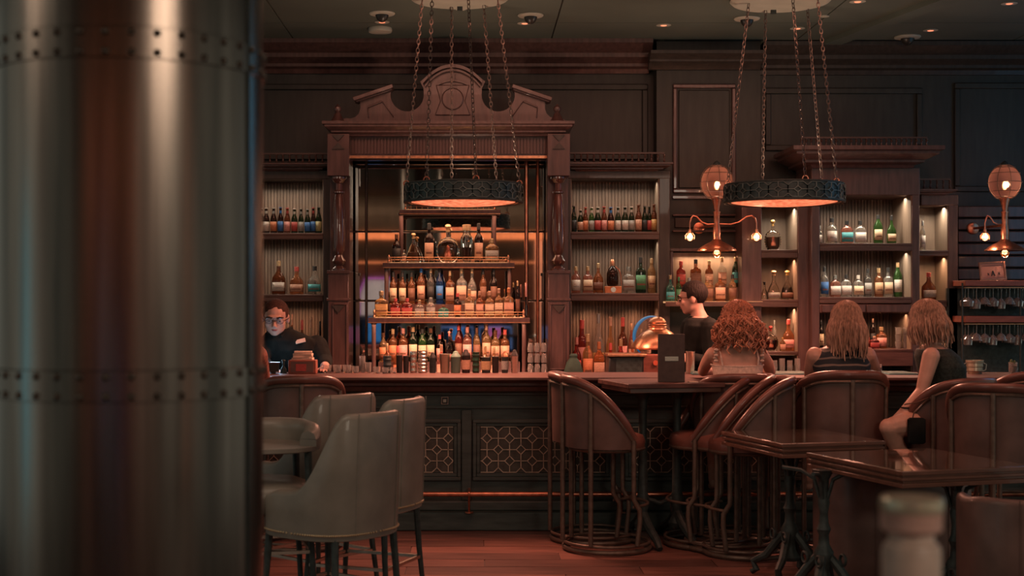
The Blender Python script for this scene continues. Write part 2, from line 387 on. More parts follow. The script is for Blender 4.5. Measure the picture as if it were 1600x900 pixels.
for k in range(-3, 5):
    a0, a1 = 751+237*k, 945+237*k
    x0, x1, z1, z0 = wx(a0,BD), wx(a1,BD), wz(667,BD), wz(738,BD)
    if x1 < BX0+.1 or x0 > BX1-.1: continue
    fr = MB()
    for g, t in ((.055, .035), (.03, .02)):
        X0, X1, Z0, Z1 = x0-g, x1+g, z0-g, z1+g
        fr.box(X0, X1, BD-t, BD, Z1-.025, Z1).box(X0, X1, BD-t, BD, Z0, Z0+.025).box(X0, X0+.025, BD-t, BD, Z0+.025, Z1-.025).box(X1-.025, X1, BD-t, BD, Z0+.025, Z1-.025)
    f = obj('door_panel', fr, M['barface'], bar, bevel=.004)
    obj('panel_backing', MB().box(x0, x1, BD-.006, BD, z0, z1), M['latback'], f)
    lt = MB(); seen = set(); n = 6; c0 = x0 + cell*(.78-.5)
    for i in range(n):
        for j in range(2): lat_cell(lt, c0+i*cell, z1-cell*(j+.5), cell/2, x0, x1, BD-.010, seen=seen)
    alias(obj('lattice_grille', lt, M['lattice'], f, smooth=0), 'pale bronze octagon lattice grille')
    xm = wx(a1+21, BD)
    st = obj('stile', MB().box(xm-.035, xm+.035, BD-.03, BD, .2, wz(640,BD)), M['barface'], bar, bevel=.006)
RY, RZ = 9.50, .268
obj('foot_rail', MB().cyl((BX0, RY, RZ), .017, BX1-BX0, 12, axis='x'), M['copper'], bar)
for k in range(-3, 5):
    xm = wx(733+237*k, BD-.1)
    if not BX0 < xm < BX1: continue
    br = MB().tube([(xm, BD-.02, RZ+.01), (xm, RY+.08, RZ+.01), (xm, RY, RZ-.005)], .012, 8).lathe([(.03, 0), (.03, .008), (.013, .01)], (xm, RY+.06, .13), 10).tube([(xm, RY, RZ), (xm, RY+.04, .2), (xm, RY+.06, .13)], .008, 8)
    br.torus((xm, RY, RZ), .019, .007, 12, 6, axis='x')
    obj('rail_bracket', br, M['copper'], bar)
ox, oz = wx(695,BD), wz(626,BD)
hk = obj('outlet_plate', MB().box(ox-.026, ox+.026, BD-.012, BD, oz-.028, oz+.028), M['plastic'], bar, bevel=.003)
obj('outlet_frame', frame(MB(), 689.5, 700.5, 620, 632, BD-.012, .005, .003), M['steel'], hk)
obj('socket', MB().box(ox-.011, ox+.011, BD-.016, BD-.012, oz-.011, oz+.011), M['white'], hk)

# ================================================================ BACK BAR FURNITURE
def beadboard(px0, px1, py0, py1, d, parent, step=.027):
    x0, x1, z1, z0 = wx(px0,d), wx(px1,d), wz(py0,d), wz(py1,d); n = max(2, int((x1-x0)/step)); st = (x1-x0)/n; mb = MB()
    mb.box(x0, x1, d, d+.012, z0, z1)
    for i in range(n): mb.box(x0+i*st+.003, x0+(i+1)*st-.003, d-.012, d, z0, z1)
    return alias(obj('beadboard', mb, M['bead'], parent, smooth=0), 'grooved brown board backing')
def gallery(px0, px1, py0, py1, d, parent, step=.052):
    x0, x1, z1, z0 = wx(px0,d), wx(px1,d), wz(py0,d), wz(py1,d)
    g = obj('gallery_rail', MB().box(x0, x1, d-.015, d+.015, z1-.014, z1), M['shelf'], parent)
    n = int((x1-x0)/step); h = z1-.014-z0; me = None
    prof = [(.011,0),(.011,.08),(.006,.14),(.012,.30),(.006,.5),(.006,.62),(.011,.74),(.006,.86),(.011,.94),(.011,1)]
    if h > 0:
        bmesh_ = mesh_of('baluster', MB().lathe([(r, z*h) for r, z in prof], n=8)); bmesh_.materials.append(M['shelf'])
        for i in range(n+1):
            o = obj('baluster', bmesh_, None, g); o.location = (x0+(x1-x0)*i/n-ORG[parent.name][0], d-ORG[parent.name][1], z0-ORG[parent.name][2])
def cornice(px0, px1, py0, py1, d, parent, out=.14, m='mahog'):
    z1, z0 = wz(py0,d), wz(py1,d); h = z1-z0; mb = MB()
    prof = [(1,1),(1,.80),(.86,.74),(.86,.62),(.60,.42),(.48,.36),(.48,.24),(.22,.14),(.18,0)]
    x0, x1 = wx(px0,d-out), wx(px1,d-out); rings = []
    for o, z in prof: rings.append(((x0+out*(1-o), d-out*o), (x1-out*(1-o), d-out*o), z0+z*h))
    vs = []; fs = []
    for (a, b, z) in rings: vs += [(a[0], WD-.1, z), (a[0], a[1], z), (b[0], b[1], z), (b[0], WD-.1, z)]
    n = len(rings)
    for i in range(n-1):
        for k in range(3): fs.append((i*4+k, i*4+k+1, (i+1)*4+k+1, (i+1)*4+k))
    fs += [(3,2,1,0), tuple((n-1)*4+k for k in range(4)), tuple(i*4 for i in range(n)), tuple(i*4+3 for i in range(n-1,-1,-1))]
    mb.add(vs, fs); return obj('cornice', mb, M[m], parent, smooth=25)
def shelf(px0, px1, py0, py1, d0, d1, parent, m='shelf', led=True):
    # py0 / py1: top edge and bottom edge of the front lip
    x0, x1, z1, z0 = wx(px0,d0), wx(px1,d0), wz(py0,d0), wz(py1,d0)
    o = obj('shelf', MB().box(x0, x1, d0, d1, z1-.022, z1).box(x0, x1, d0, d0+.03, z0, z1-.022), M[m], parent, bevel=.004)
    if led:
        s = obj('led_strip', MB().box(x0+.02, x1-.02, d0+.032, d0+.045, z1-.034, z1-.022), M['led'], o)
    return z1, o
def strip_light(px0, px1, z, d, p, col=NEU, w=.05, rx=0):
    x0, x1 = wx(px0,d), wx(px1,d)
    area('shelf_light', ((x0+x1)/2, d, z), x1-x0-.06, p, col, rot=(rx, 0, 0), sy=w, spread=160)

CF, CB = 11.6, 11.95      # cabinet front and back depth
SH = {}                   # shelf heights

# ---- left cabinet bay
cab = thing('liquor_cabinet', 'open wooden liquor cabinet left of the mirror, partly hidden by the metal column', 'cabinet', (wx(450,CF), CF, 0))
c = MB()
for a0, a1 in ((330, 372), (505, 516)): c.box(wx(a0,CF), wx(a1,CF), CF, CB, .9, wz(268,CF))
c.box(wx(329,CF), wx(516.5,CF), CF-.004, CB-.001, wz(280,CF), wz(266,CF)); obj('carcase', c, M['dark'], cab, bevel=.006)
beadboard(370, 507, 278, 600, CB-.02, cab); cornice(330, 516, 257, 268, CF, cab); gallery(360, 514, 239, 257, CF+.02, cab)
obj('side_lining', MB().box(wx(505,CF)-.006, wx(505,CF), CF+.01, CB-.03, .95, wz(280,CF)), M['inner'], cab)
SH['l1'], _ = shelf(372, 505, 364, 374, CF, CB-.02, cab); SH['l2'], _ = shelf(372, 505, 460, 471, CF, CB-.02, cab)
# ---- right bay beside the mirror
cab = thing('liquor_cabinet', 'open wooden liquor cabinet right of the mirror, with beer bottles on its top shelf', 'cabinet', (wx(968,CF), CF, 0))
c = MB()
for a0, a1 in ((886, 892), (1030, 1047)): c.box(wx(a0,CF), wx(a1,CF), CF, CB, .9, wz(268,CF))
c.box(wx(885.5,CF), wx(1047.5,CF), CF-.004, CB-.001, wz(279,CF), wz(266,CF)); obj('carcase', c, M['dark'], cab, bevel=.006)
beadboard(890, 1031, 277, 600, CB-.02, cab); cornice(880, 1052, 256, 268, CF, cab); gallery(888, 1038, 238, 256, CF+.02, cab)
obj('side_lining', MB().box(wx(1030,CF)-.006, wx(1030,CF), CF+.01, CB-.03, .95, wz(279,CF)), M['inner'], cab)
obj('side_lining', MB().box(wx(892,CF), wx(892,CF)+.006, CF+.01, CB-.03, .95, wz(279,CF)), M['inner'], cab)
SH['r1'], _ = shelf(892, 1030, 362, 374, CF, CB-.02, cab); SH['r2'], o = shelf(892, 1030, 458, 470, CF, CB-.02, cab)
for px in (925, 994):
    q = P(px, 468, CF+.12); obj('downlight', MB().lathe([(.018, 0), (.02, .006)], (q.x, q.y, SH['r2']-.030), 12), M['bulb'], o)
    spot('cabinet_downlight', (q.x, q.y, SH['r2']-.035), 7, AMB, 130, .01)
# ---- niche shelf in front of the pilaster
cab = thing('niche_shelf', 'wall niche with one lit glass shelf of bottles under the left brass sconce', 'shelf', (wx(1110,11.7), 11.6, 0))
SH['m'] = wz(471, 11.6)
gl = obj('glass_shelf', MB().box(wx(1036,11.6), wx(1186,11.6), 11.45, 11.79, SH['m']-.014, SH['m']), M['tray'], cab, bevel=.002)
obj('front_strip', MB().box(wx(1036,11.6), wx(1186,11.6), 11.44, 11.45, SH['m']-.04, SH['m']-.002), M['shelf'], cab)
obj('riser_step', MB().box(wx(1050,11.7), wx(1158,11.7), 11.66, 11.78, SH['m'], SH['m']+.12), M['shelf'], cab)
obj('niche_back', MB().box(wx(1052,11.79), wx(1157,11.79), 11.78, 11.798, SH['m']+.0, wz(395,11.79)), M['inner'], cab)
obj('niche_frame', frame(MB(), 1046, 1162, 388, 474, 11.78, .028, .04), M['mahog'], cab, bevel=.005)
SH['mr'] = SH['m']+.12
# ---- narrow bottle column
CF2 = 11.5
cab = thing('narrow_cabinet', 'narrow open cabinet column between the sconce and the big right cabinet', 'cabinet', (wx(1218,CF2), CF2, 0))
c = MB()
for a0, a1 in ((1159, 1190), (1247, 1267.5)): c.box(wx(a0,CF2), wx(a1,CF2), CF2, CB, .9, wz(300,CF2))
c.box(wx(1190.5,CF2), wx(1246.5,CF2), CF2+.004, CB-.001, wz(322,CF2), wz(300,CF2)); obj('carcase', c, M['mahog'], cab, bevel=.006)
obj('back_panel', MB().box(wx(1186,CB), wx(1250,CB), CB-.02, CB, .95, wz(318,CB)), M['inner'], cab)
obj('side_lining', MB().box(wx(1247,CF2)-.006, wx(1247,CF2), CF2+.01, CB-.03, .95, wz(322,CF2)), M['inner'], cab)
for nm, a, b in (('n1', 390, 403), ('n2', 468, 480), ('n3', 549, 555)): SH[nm], _ = shelf(1190, 1247, a, b, CF2, CB-.02, cab)
# ---- big right cabinet
CF3 = 11.4
cab = thing('liquor_cabinet', 'large open wooden liquor cabinet with deep stepped cornice, right of the hanging lamps', 'cabinet', (wx(1352,CF3), CF3, 0))
c = MB()
for a0, a1 in ((1268, 1281), (1425, 1437)): c.box(wx(a0,CF3), wx(a1,CF3), CF3, CB, .9, wz(262,CF3))
c.box(wx(1267.7,CF3), wx(1437.3,CF3), CF3-.004, CB-.001, wz(305,CF3), wz(262,CF3)); c.box(wx(1281,CF3), wx(1425,CF3), CF3+.01, CB, wz(489,CF3), wz(475,CF3))
obj('carcase', c, M['mahog'], cab, bevel=.006)
beadboard(1281, 1428, 303, 600, CB-.02, cab); cornice(1240, 1477, 232, 263, CF3, cab, out=.24); gallery(1252, 1448, 214, 232, CF3+.02, cab, step=.04)
obj('side_lining', MB().box(wx(1425,CF3)-.006, wx(1425,CF3), CF3+.01, CB-.03, .95, wz(305,CF3)), M['inner'], cab)
for a0, a1 in ((1284, 1352), (1354, 1422)):
    dr = obj('drawer', MB().box(wx(a0,CF3), wx(a1,CF3), CF3-.008, CF3+.01, wz(488,CF3), wz(476,CF3)), M['mahog'], cab, bevel=.004)
SH['b1'], _ = shelf(1281, 1425, 380, 392, CF3, CB-.02, cab); SH['b2'], _ = shelf(1281, 1425, 464, 474, CF3, CB-.02, cab)
SH['b3'], _ = shelf(1279, 1427, 546, 572, CF3-.05, CB-.02, cab, m='bartop', led=False)
# ---- narrow right bay
cab = thing('narrow_cabinet', 'narrow low-topped cabinet bay at the right end of the big cabinet', 'cabinet', (wx(1462,CF), CF, 0))
c = MB()
for a0, a1 in ((1482, 1497),): c.box(wx(a0,CF), wx(a1,CF), CF, CB, .9, wz(306,CF))
c.box(wx(1439,CF), wx(1497.4,CF), CF-.004, CB-.001, wz(321,CF), wz(304,CF)); obj('carcase', c, M['mahog'], cab, bevel=.006)
obj('back_panel', MB().box(wx(1430,CB), wx(1488,CB), CB-.02, CB, .95, wz(316,CB)), M['inner'], cab)
obj('side_lining', MB().box(wx(1482,CF)-.006, wx(1482,CF), CF+.01, CB-.03, .95, wz(321,CF)), M['inner'], cab)
cornice(1430, 1497, 297, 306, CF, cab, out=.1); gallery(1434, 1484, 279, 297, CF+.02, cab)
SH['e1'], _ = shelf(1434, 1482, 391, 400, CF, CB-.02, cab); SH['e2'], _ = shelf(1434, 1482, 469, 480, CF, CB-.02, cab)
# ---- back counter that all of it stands on
bc = thing('back_counter', 'low back bar counter running behind the bar under the mirror and cabinets', 'counter', (0, 11.2, 0))
obj('counter_body', MB().box(-3, 4.6, 11.2, 11.98, 0, .88), M['dark'], bc)
obj('counter_top', MB().box(-3, 4.6, 11.12, 11.98, .88, .92), M['bartop'], bc, bevel=.008)
SH['c'] = .92
ws = thing('work_station', 'low steel work station behind the bar carrying till and brass dome', 'counter', (1.27, 10.78, 0))
obj('station_body', MB().box(.95, 1.56, 10.52, 11.05, 0, .88), M['iron'], ws)
obj('station_top', MB().box(.93, 1.58, 10.5, 11.07, .88, .9195), M['steel'], ws, bevel=.006)
for a, b in ((375, 505), (892, 1030)):
    strip_light(a, b, wz(283,CF), CF+.12, 2.8)
    strip_light(a, b, wz(377,CF), CF+.08, 2.2)
strip_light(375, 505, wz(474,CF), CF+.10, 3.0, AMB)
strip_light(1283, 1423, wz(308,CF3), CF3+.16, 6); strip_light(1283, 1423, wz(395,CF3), CF3+.14, 4.5); strip_light(1283, 1423, wz(492,CF3), CF3+.14, 3.0, AMB)
strip_light(1192, 1246, wz(325,CF2), CF2+.12, 2.6); strip_light(1192, 1246, wz(406,CF2), CF2+.12, 2.0, AMB); strip_light(1192, 1246, wz(483,CF2), CF2+.12, 2.4, AMB)
strip_light(1436, 1481, wz(324,CF), CF+.10, 2.6); strip_light(1436, 1481, wz(403,CF), CF+.1, 1.6, WARM); strip_light(1436, 1481, wz(483,CF), CF+.1, 2.2, AMB)
strip_light(1056, 1154, wz(398,11.6), 11.72, 2.4, WARM)

# ================================================================ CENTRE UNIT WITH PEDIMENT AND MIRROR
HF = 11.4
hu = thing('mirror_hutch', 'tall reddish wooden back bar surround with broken pediment framing the mirror', 'back bar', (wx(701,HF), HF, 0))
U = HF/FP
def hx(u): return wx(708+u/3.6, HF)
def hz(v): return wz(90+v/3.6, HF)
for sgn, (a0, a1) in ((-1, (515, 547)), (1, (855, 888))):
    x0, x1 = wx(a0,HF), wx(a1,HF); xc = (x0+x1)/2
    p = obj('post', MB().box(x0+.002, x1-.002, HF, HF+.29, wz(423,HF), wz(212,HF)).box(x0, x1, HF-.13, HF+.30, .92, wz(423,HF)), M['mahog'], hu, bevel=.006)
    obj('panel_frame', frame(MB(), a0+4, a1-4, 474, 578, HF-.13, .012, .012), M['mahog'], p, bevel=.003)
    obj('triangle_relief', MB().prism([(xc-.055, wz(477,HF)), (xc+.055, wz(477,HF)), (xc, wz(489,HF))], 'y', HF-.15, HF-.13), M['dark'], p)
    obj('base_moulding', MB().box(x0-.01, x1+.01, HF-.145, HF, wz(470,HF), wz(466,HF)), M['mahog'], p, bevel=.003)
    obj('base_moulding', MB().box(x0-.008, x1+.008, HF-.14, HF, wz(428,HF), wz(423,HF)), M['mahog'], p, bevel=.003)
    zt, zb = wz(278,HF), wz(424,HF); H = zt-zb
    prof = [(.062,0),(.062,.025),(.040,.04),(.030,.055),(.052,.085),(.056,.11),(.036,.15),(.030,.17),(.044,.21),(.052,.30),(.053,.42),(.048,.60),(.038,.76),(.030,.82),(.046,.83),(.046,.845),(.030,.86),(.027,.93),(.044,.945),(.050,.96),(.058,.975),(.064,.98),(.064,1.0)]
    cl = MB().lathe([(r, z*H) for r, z in prof], (xc, HF-.075, zb), 20); alias(obj('colonnette', cl, mat('polished_dark_wood', (.085,.035,.027), .22, var=.3, scale=5, stretch=(6,6,.8), coat=.6), p), 'glossy turned colonnette')
    obj('capital_block', MB().box(x0-.005, x1+.005, HF-.145, HF, wz(277,HF), wz(212,HF)), M['mahog'], p, bevel=.004)
    obj('diamond_relief', MB().prism([(xc-.05, wz(236,HF)), (xc, wz(226,HF)), (xc+.05, wz(236,HF))], 'y', HF-.16, HF-.145).prism([(xc-.05, wz(214,HF)), (xc+.05, wz(214,HF)), (xc, wz(224,HF))], 'y', HF-.16, HF-.145), M['dark'], p)
    # finial
    fx = hx(-645 if sgn < 0 else 583); fz = hz(372)
    obj('finial', MB().lathe([(.062,0),(.062,.012),(.055,.02),(.036,.05),(.026,.075),(.016,.085),(.026,.094),(.032,.110),(.028,.128),(.014,.140),(.007,.150),(0,.158)], (fx-0, HF-.06, fz), 16), M['mahog'], p)
fz0 = obj('frieze', MB().box(wx(546,HF), wx(856,HF), HF-.02, HF+.3, wz(246,HF), wz(212,HF)), M['mahog'], hu)
fm = None
flute = mesh_of('flute', MB().box(-.0085, .0085, -.012, 0, 0, wz(217,HF)-wz(241,HF)), smooth=0); flute.materials.append(M['mahog'])
nf = 60
for i in range(nf):
    o = obj('flute', flute, None, fz0); o.location = (wx(549,HF)+(wx(853,HF)-wx(549,HF))*(i+.5)/nf-ORG[hu.name][0], -.02, wz(241,HF))
cornice(503, 898, 192, 213, HF-.06, hu, out=.13)
obj('header_moulding', MB().box(wx(548,HF), wx(854,HF), HF-.04, HF, wz(248,HF), wz(244,HF)), M['brass'], hu)
# pediment board
def arc(cx, cy, r, a0, a1, n=14): return [(cx+r*cos(RD(a0+(a1-a0)*i/n)), cy+r*sin(RD(a0+(a1-a0)*i/n))) for i in range(n+1)]
left = [(-640, 372), (-620, 350), (-596, 345), (-570, 347), (-545, 338), (-525, 318), (-517, 290), (-518, 250), (-345, 190)]
left += arc(-255, 215, 93, 195, 0, 16)[0:]          # v grows downward: passes below
left += [(-163, 180), (-182, 140), (-140, 105), (-80, 84), (0, 74)]
PC = 783
pts = [(u, v) for u, v in left] + [(-u, v) for u, v in reversed(left[:-1])]
OFF = 783-785+ -6 + 0
def hp(u, v): return (wx(707.5+u/3.6, HF), wz(90+v/3.6, HF))
poly = [hp(u, v) for u, v in pts]
ped = obj('pediment', MB().prism(poly, 'y', HF-.05, HF+.05), M['mahog'], hu, smooth=25)
def rake(pts2, w, y0, y1, parent, name='raking_moulding', m='mahog'):
    mb = MB()
    for (p, q) in zip(pts2[:-1], pts2[1:]):
        a = Vector((hp(*p)[0], (y0+y1)/2, hp(*p)[1])); b = Vector((hp(*q)[0], (y0+y1)/2, hp(*q)[1])); mb.bar(a, b, (y1-y0)/2 if False else w, up=(0, 1, 0), r2=(y1-y0)/2)
    return obj(name, mb, M[m], parent, bevel=.004)
for s_ in (-1, 1):
    rake([(s_*552, 246), (s_*332, 172)], .016, HF-.14, HF+.05, ped); rake([(s_*540, 254), (s_*340, 186)], .010, HF-.10, HF+.04, ped)
    rake([(s_*475, 285), (s_*395, 252)], .006, HF-.07, HF-.05, ped, 'inlay_moulding'); rake([(s_*395, 252), (s_*330, 340)], .004, HF-.065, HF-.05, ped, 'inlay_moulding')
    rake([(s_*475, 285), (s_*470, 345)], .004, HF-.065, HF-.05, ped, 'inlay_moulding')
aA = [(u, 62+88*(abs(u)/165)**2.1) for u in [k*8.25 for k in range(-20, 21)]]
def arcband(pts2, w, y0, y1, parent):
    top = [hp(u, v-w) for u, v in pts2]; bot = [hp(u, v+w) for u, v in reversed(pts2)]; n_ = len(top); mb = MB()
    for k in range(n_-1):      # curved strip, one quad ring per step
        q = [top[k], top[k+1], bot[n_-2-k], bot[n_-1-k]]
        b0 = len(mb.v); mb.v += [(a, y0, b) for a, b in q]+[(a, y1, b) for a, b in q]
        mb.f += [(b0, b0+1, b0+2, b0+3), (b0+7, b0+6, b0+5, b0+4), (b0, b0+4, b0+5, b0+1), (b0+3, b0+2, b0+6, b0+7)]
        if k == 0: mb.f.append((b0, b0+3, b0+7, b0+4))
        if k == n_-2: mb.f.append((b0+1, b0+5, b0+6, b0+2))
    o = obj('arch_moulding', mb, M['mahog'], parent)
    bm_ = bmesh.new(); bm_.from_mesh(o.data); bmesh.ops.remove_doubles(bm_, verts=bm_.verts, dist=.0002); bm_.to_mesh(o.data); bm_.free(); return o
arcband(aA, 9, HF-.14, HF+.05, ped); arcband([(u*.93, v+18) for u, v in aA], 6, HF-.10, HF+.04, ped)
arcband([(u*.5, 138+22*(abs(u)/165)**2) for u, v in aA], 4, HF-.08, HF-.05, ped)
cart = [hp(-95, 160), hp(95, 160), hp(70, 250), hp(100, 330), hp(-100, 330), hp(-70, 250)]
obj('carved_cartouche', MB().prism(cart, 'y', HF-.065, HF-.05), M['mahog'], ped, bevel=.008)
obj('carved_shield', MB().prism([hp(*p) for p in arc(0, 240, 62, 0, 350, 18)], 'y', HF-.085, HF-.06), M['mahog'], ped, bevel=.01)
# mirror: separate panes with dark joints
MD = 11.82
obj('mirror_backing', MB().box(wx(546,MD), wx(858,MD), MD+.012, MD+.05, .92, wz(244,HF)), M['dark'], hu)
cols = [(549, 571), (574, 820), (825, 838), (842, 853)]; rows = [(247, 258), (261, 361), (363, 469), (471, 600)]
for (a0, a1) in cols:
    for (b0, b1) in rows:
        alias(obj('mirror_pane', MB().box(wx(a0,MD), wx(a1,MD), MD, MD+.012, wz(b1,MD), wz(b0,MD)), M['mirror'], hu, bevel=.004), 'dim bronze-tinted mirror pane')
for px in (572.5, 822.5, 840):
    obj('muntin', MB().box(wx(px-1.3,MD), wx(px+1.3,MD), MD-.02, MD+.01, .92, wz(247,MD)), M['copper'] if px > 800 else M['dark'], hu)

# ---- stepped display stand in front of the mirror
ds = thing('display_stand', 'three-tier bottle display stand with lit trays and brass rails before the mirror', 'shelf', (wx(701,11.3), 11.4, .92))
def tray(px0, px1, py, d0, d1, name, th=9):
    x0, x1, zt = wx(px0,d0), wx(px1,d0), wz(py,d0); zb = wz(py+th,d0)
    t = obj('tray', MB().box(x0, x1, d0, d1, zb, zt-.003), M['mahog'], ds, bevel=.005)
    obj('lit_glass', MB().box(x0+.05, x1-.05, d0+.02, d1-.02, zt-.003, zt+.001), M['tray'], t)
    obj('edge_strip', MB().box(x0, x1, d0-.004, d0, zb+.002, zb+.009), M['brass'], t)
    r = MB(); X0, X1 = x0+.05, x1-.05; hh = .042
    r.tube([(X0, d1-.03, zt+hh), (X0, d0+.012, zt+hh), (X1, d0+.012, zt+hh), (X1, d1-.03, zt+hh)], .0025, 6)
    r.tube([(X0, d0+.012, zt+hh*.5), (X1, d0+.012, zt+hh*.5)], .0018, 5)
    n = int((X1-X0)/.045)
    for i in range(n+1):
        x = X0+(X1-X0)*i/n; r.bar((x, d0+.012, zt), (x, d0+.012, zt+hh), .0018)
    for x in (X0, X1): r.lathe([(.012,0),(.012,.01),(.006,.02),(.011,.045),(.004,.06),(0,.065)], (x, d0+.012, zt), 10)
    obj('brass_rail', r, M['brass'], t); SH[name] = zt+.001; return t
tray(624, 782, 327, 11.52, 11.72, 't1', 8); tray(598, 804, 410, 11.36, 11.72, 't2'); tray(575, 828, 496, 11.16, 11.72, 't3')
for (a, b, d0, z0, z1) in ((627, 772, 11.56, SH['t2'], SH['t1']), (604, 796, 11.42, SH['t3'], SH['t2']), (584, 819, 11.24, .92, SH['t3'])):
    for px in (a, b):
        x = wx(px, d0); h = z1-z0-.03
        obj('post', MB().lathe([(.026,0),(.026,.03*h),(.018,.05*h),(.018,.94*h),(.026,.96*h),(.026,h)], (x, d0, z0), 12), M['mahog'], ds)
obj('riser', MB().box(wx(608,11.4), wx(785,11.4), 11.36, 11.50, SH['t3'], SH['t3']+.105), M['mahog'], ds); SH['t3b'] = SH['t3']+.105
obj('riser', MB().box(wx(592,11.3), wx(812,11.3), 11.24, 11.42, .921, 1.10), M['mahog'], ds); SH['cb'] = 1.10
area('tray_light', (wx(701,11.5), 11.45, SH['t1']-.05), 1.0, 5, AMB, sy=.2, spread=170)
area('tray_light', (wx(701,11.4), 11.28, SH['t2']-.06), 1.15, 5.2, AMB, sy=.14, spread=170)
area('tray_light', (wx(701,11.3), 11.18, SH['t3']-.06), 1.25, 6.5, AMB, sy=.12, spread=170)
area('tray_light', (wx(701,11.1), 11.10, .97), 1.25, 2.5, RED, rot=(RD(140), 0, 0), sy=.06, spread=150)

# ================================================================ BOTTLES
GL = dict(clear=(.80,.78,.70), amber=(.66,.25,.10), dark=(.07,.035,.025), green=(.10,.30,.07), dgreen=(.035,.075,.03), red=(.48,.07,.05),
          teal=(.16,.62,.52), blue=(.04,.12,.42), gold=(.80,.48,.22), brown=(.30,.10,.04), pink=(.85,.36,.26), grey=(.35,.33,.30))
LB = dict(white=(.54,.50,.43), cream=(.55,.43,.28), orange=(.55,.20,.09), blue=(.04,.16,.42), red=(.42,.07,.06), pink=(.62,.28,.24), black=(.02,.02,.02),
          grey=(.30,.30,.27), gold=(.55,.34,.12), green=(.06,.22,.10), teal=(.05,.30,.32), tan=(.50,.33,.18), olive=(.36,.34,.16), brown=(.16,.07,.04), peach=(.52,.30,.20))
GW = dict(clear='clear', amber='amber', dark='dark', green='green', dgreen='dark green', red='red', teal='teal', blue='blue', gold='golden', brown='brown', pink='pinkish', grey='grey')
ORD = ['', 'first', 'second', 'third', 'fourth', 'fifth', 'sixth', 'seventh', 'eighth', 'ninth', 'tenth', 'eleventh', 'twelfth', 'thirteenth', 'fourteenth', 'fifteenth', 'sixteenth']
# shape: profile (radius share, height share), roundness exponent, depth share, label zone, word
SHP = dict(
 beer=([(.86,0),(.98,.015),(1,.05),(1,.50),(.96,.56),(.75,.66),(.52,.74),(.42,.80),(.40,.95),(.44,.955),(.44,.975)], 2, 1, (.09,.46), 'beer bottle', .045),
 std=([(.86,0),(.98,.012),(1,.03),(1,.56),(.95,.62),(.72,.68),(.42,.73),(.36,.77),(.35,.90)], 2, 1, (.10,.50), 'liquor bottle', .10),
 tall=([(.86,0),(.98,.012),(1,.03),(1,.58),(.93,.65),(.66,.73),(.42,.79),(.38,.84),(.36,.92)], 2, 1, (.14,.50), 'tall bottle', .08),
 square=([(.92,0),(1,.012),(1,.03),(1,.58),(.96,.62),(.70,.67),(.36,.71),(.32,.75),(.32,.90)], 5, .8, (.10,.50), 'square bottle', .10),
 squat=([(.90,0),(1,.02),(1,.04),(1,.56),(.94,.64),(.66,.72),(.34,.77),(.28,.80),(.28,.88)], 4, .75, (.10,.50), 'squat bottle', .12),
 bell=([(.92,0),(1,.03),(1,.10),(.95,.24),(.74,.40),(.46,.52),(.28,.60),(.24,.66),(.24,.84)], 2.4, .8, (.06,.24), 'bell-shaped decanter', .16),
 pyramid=([(.94,0),(1,.03),(.96,.10),(.70,.34),(.44,.54),(.20,.64),(.16,.70),(.16,.82)], 2.6, .5, (.05,.20), 'pyramid decanter', .18),
 disc=([(.50,0),(.60,.01),(.72,.06),(.92,.16),(1,.30),(.96,.42),(.82,.53),(.58,.60),(.24,.64),(.16,.68),(.15,.80)], 2.2, .45, (.20,.40), 'round flask decanter', .20),
 vase=([(.50,0),(.55,.02),(.62,.08),(.86,.40),(1,.58),(.94,.66),(.62,.74),(.36,.80),(.42,.86),(.60,.90)], 2, .9, (.20,.45), 'tapered decanter', .10),
 flask=([(.92,0),(1,.02),(1,.40),(.93,.50),(.60,.60),(.34,.68),(.28,.74),(.28,.90)], 2.6, .8, (.10,.36), 'sloping bottle', .10),
)
def prof_r(prof, z):
    for (r0, z0), (r1, z1) in zip(prof[:-1], prof[1:]):
        if z0 <= z <= z1: return r0+(r1-r0)*(z-z0)/max(1e-6, z1-z0)
    return prof[-1][0]
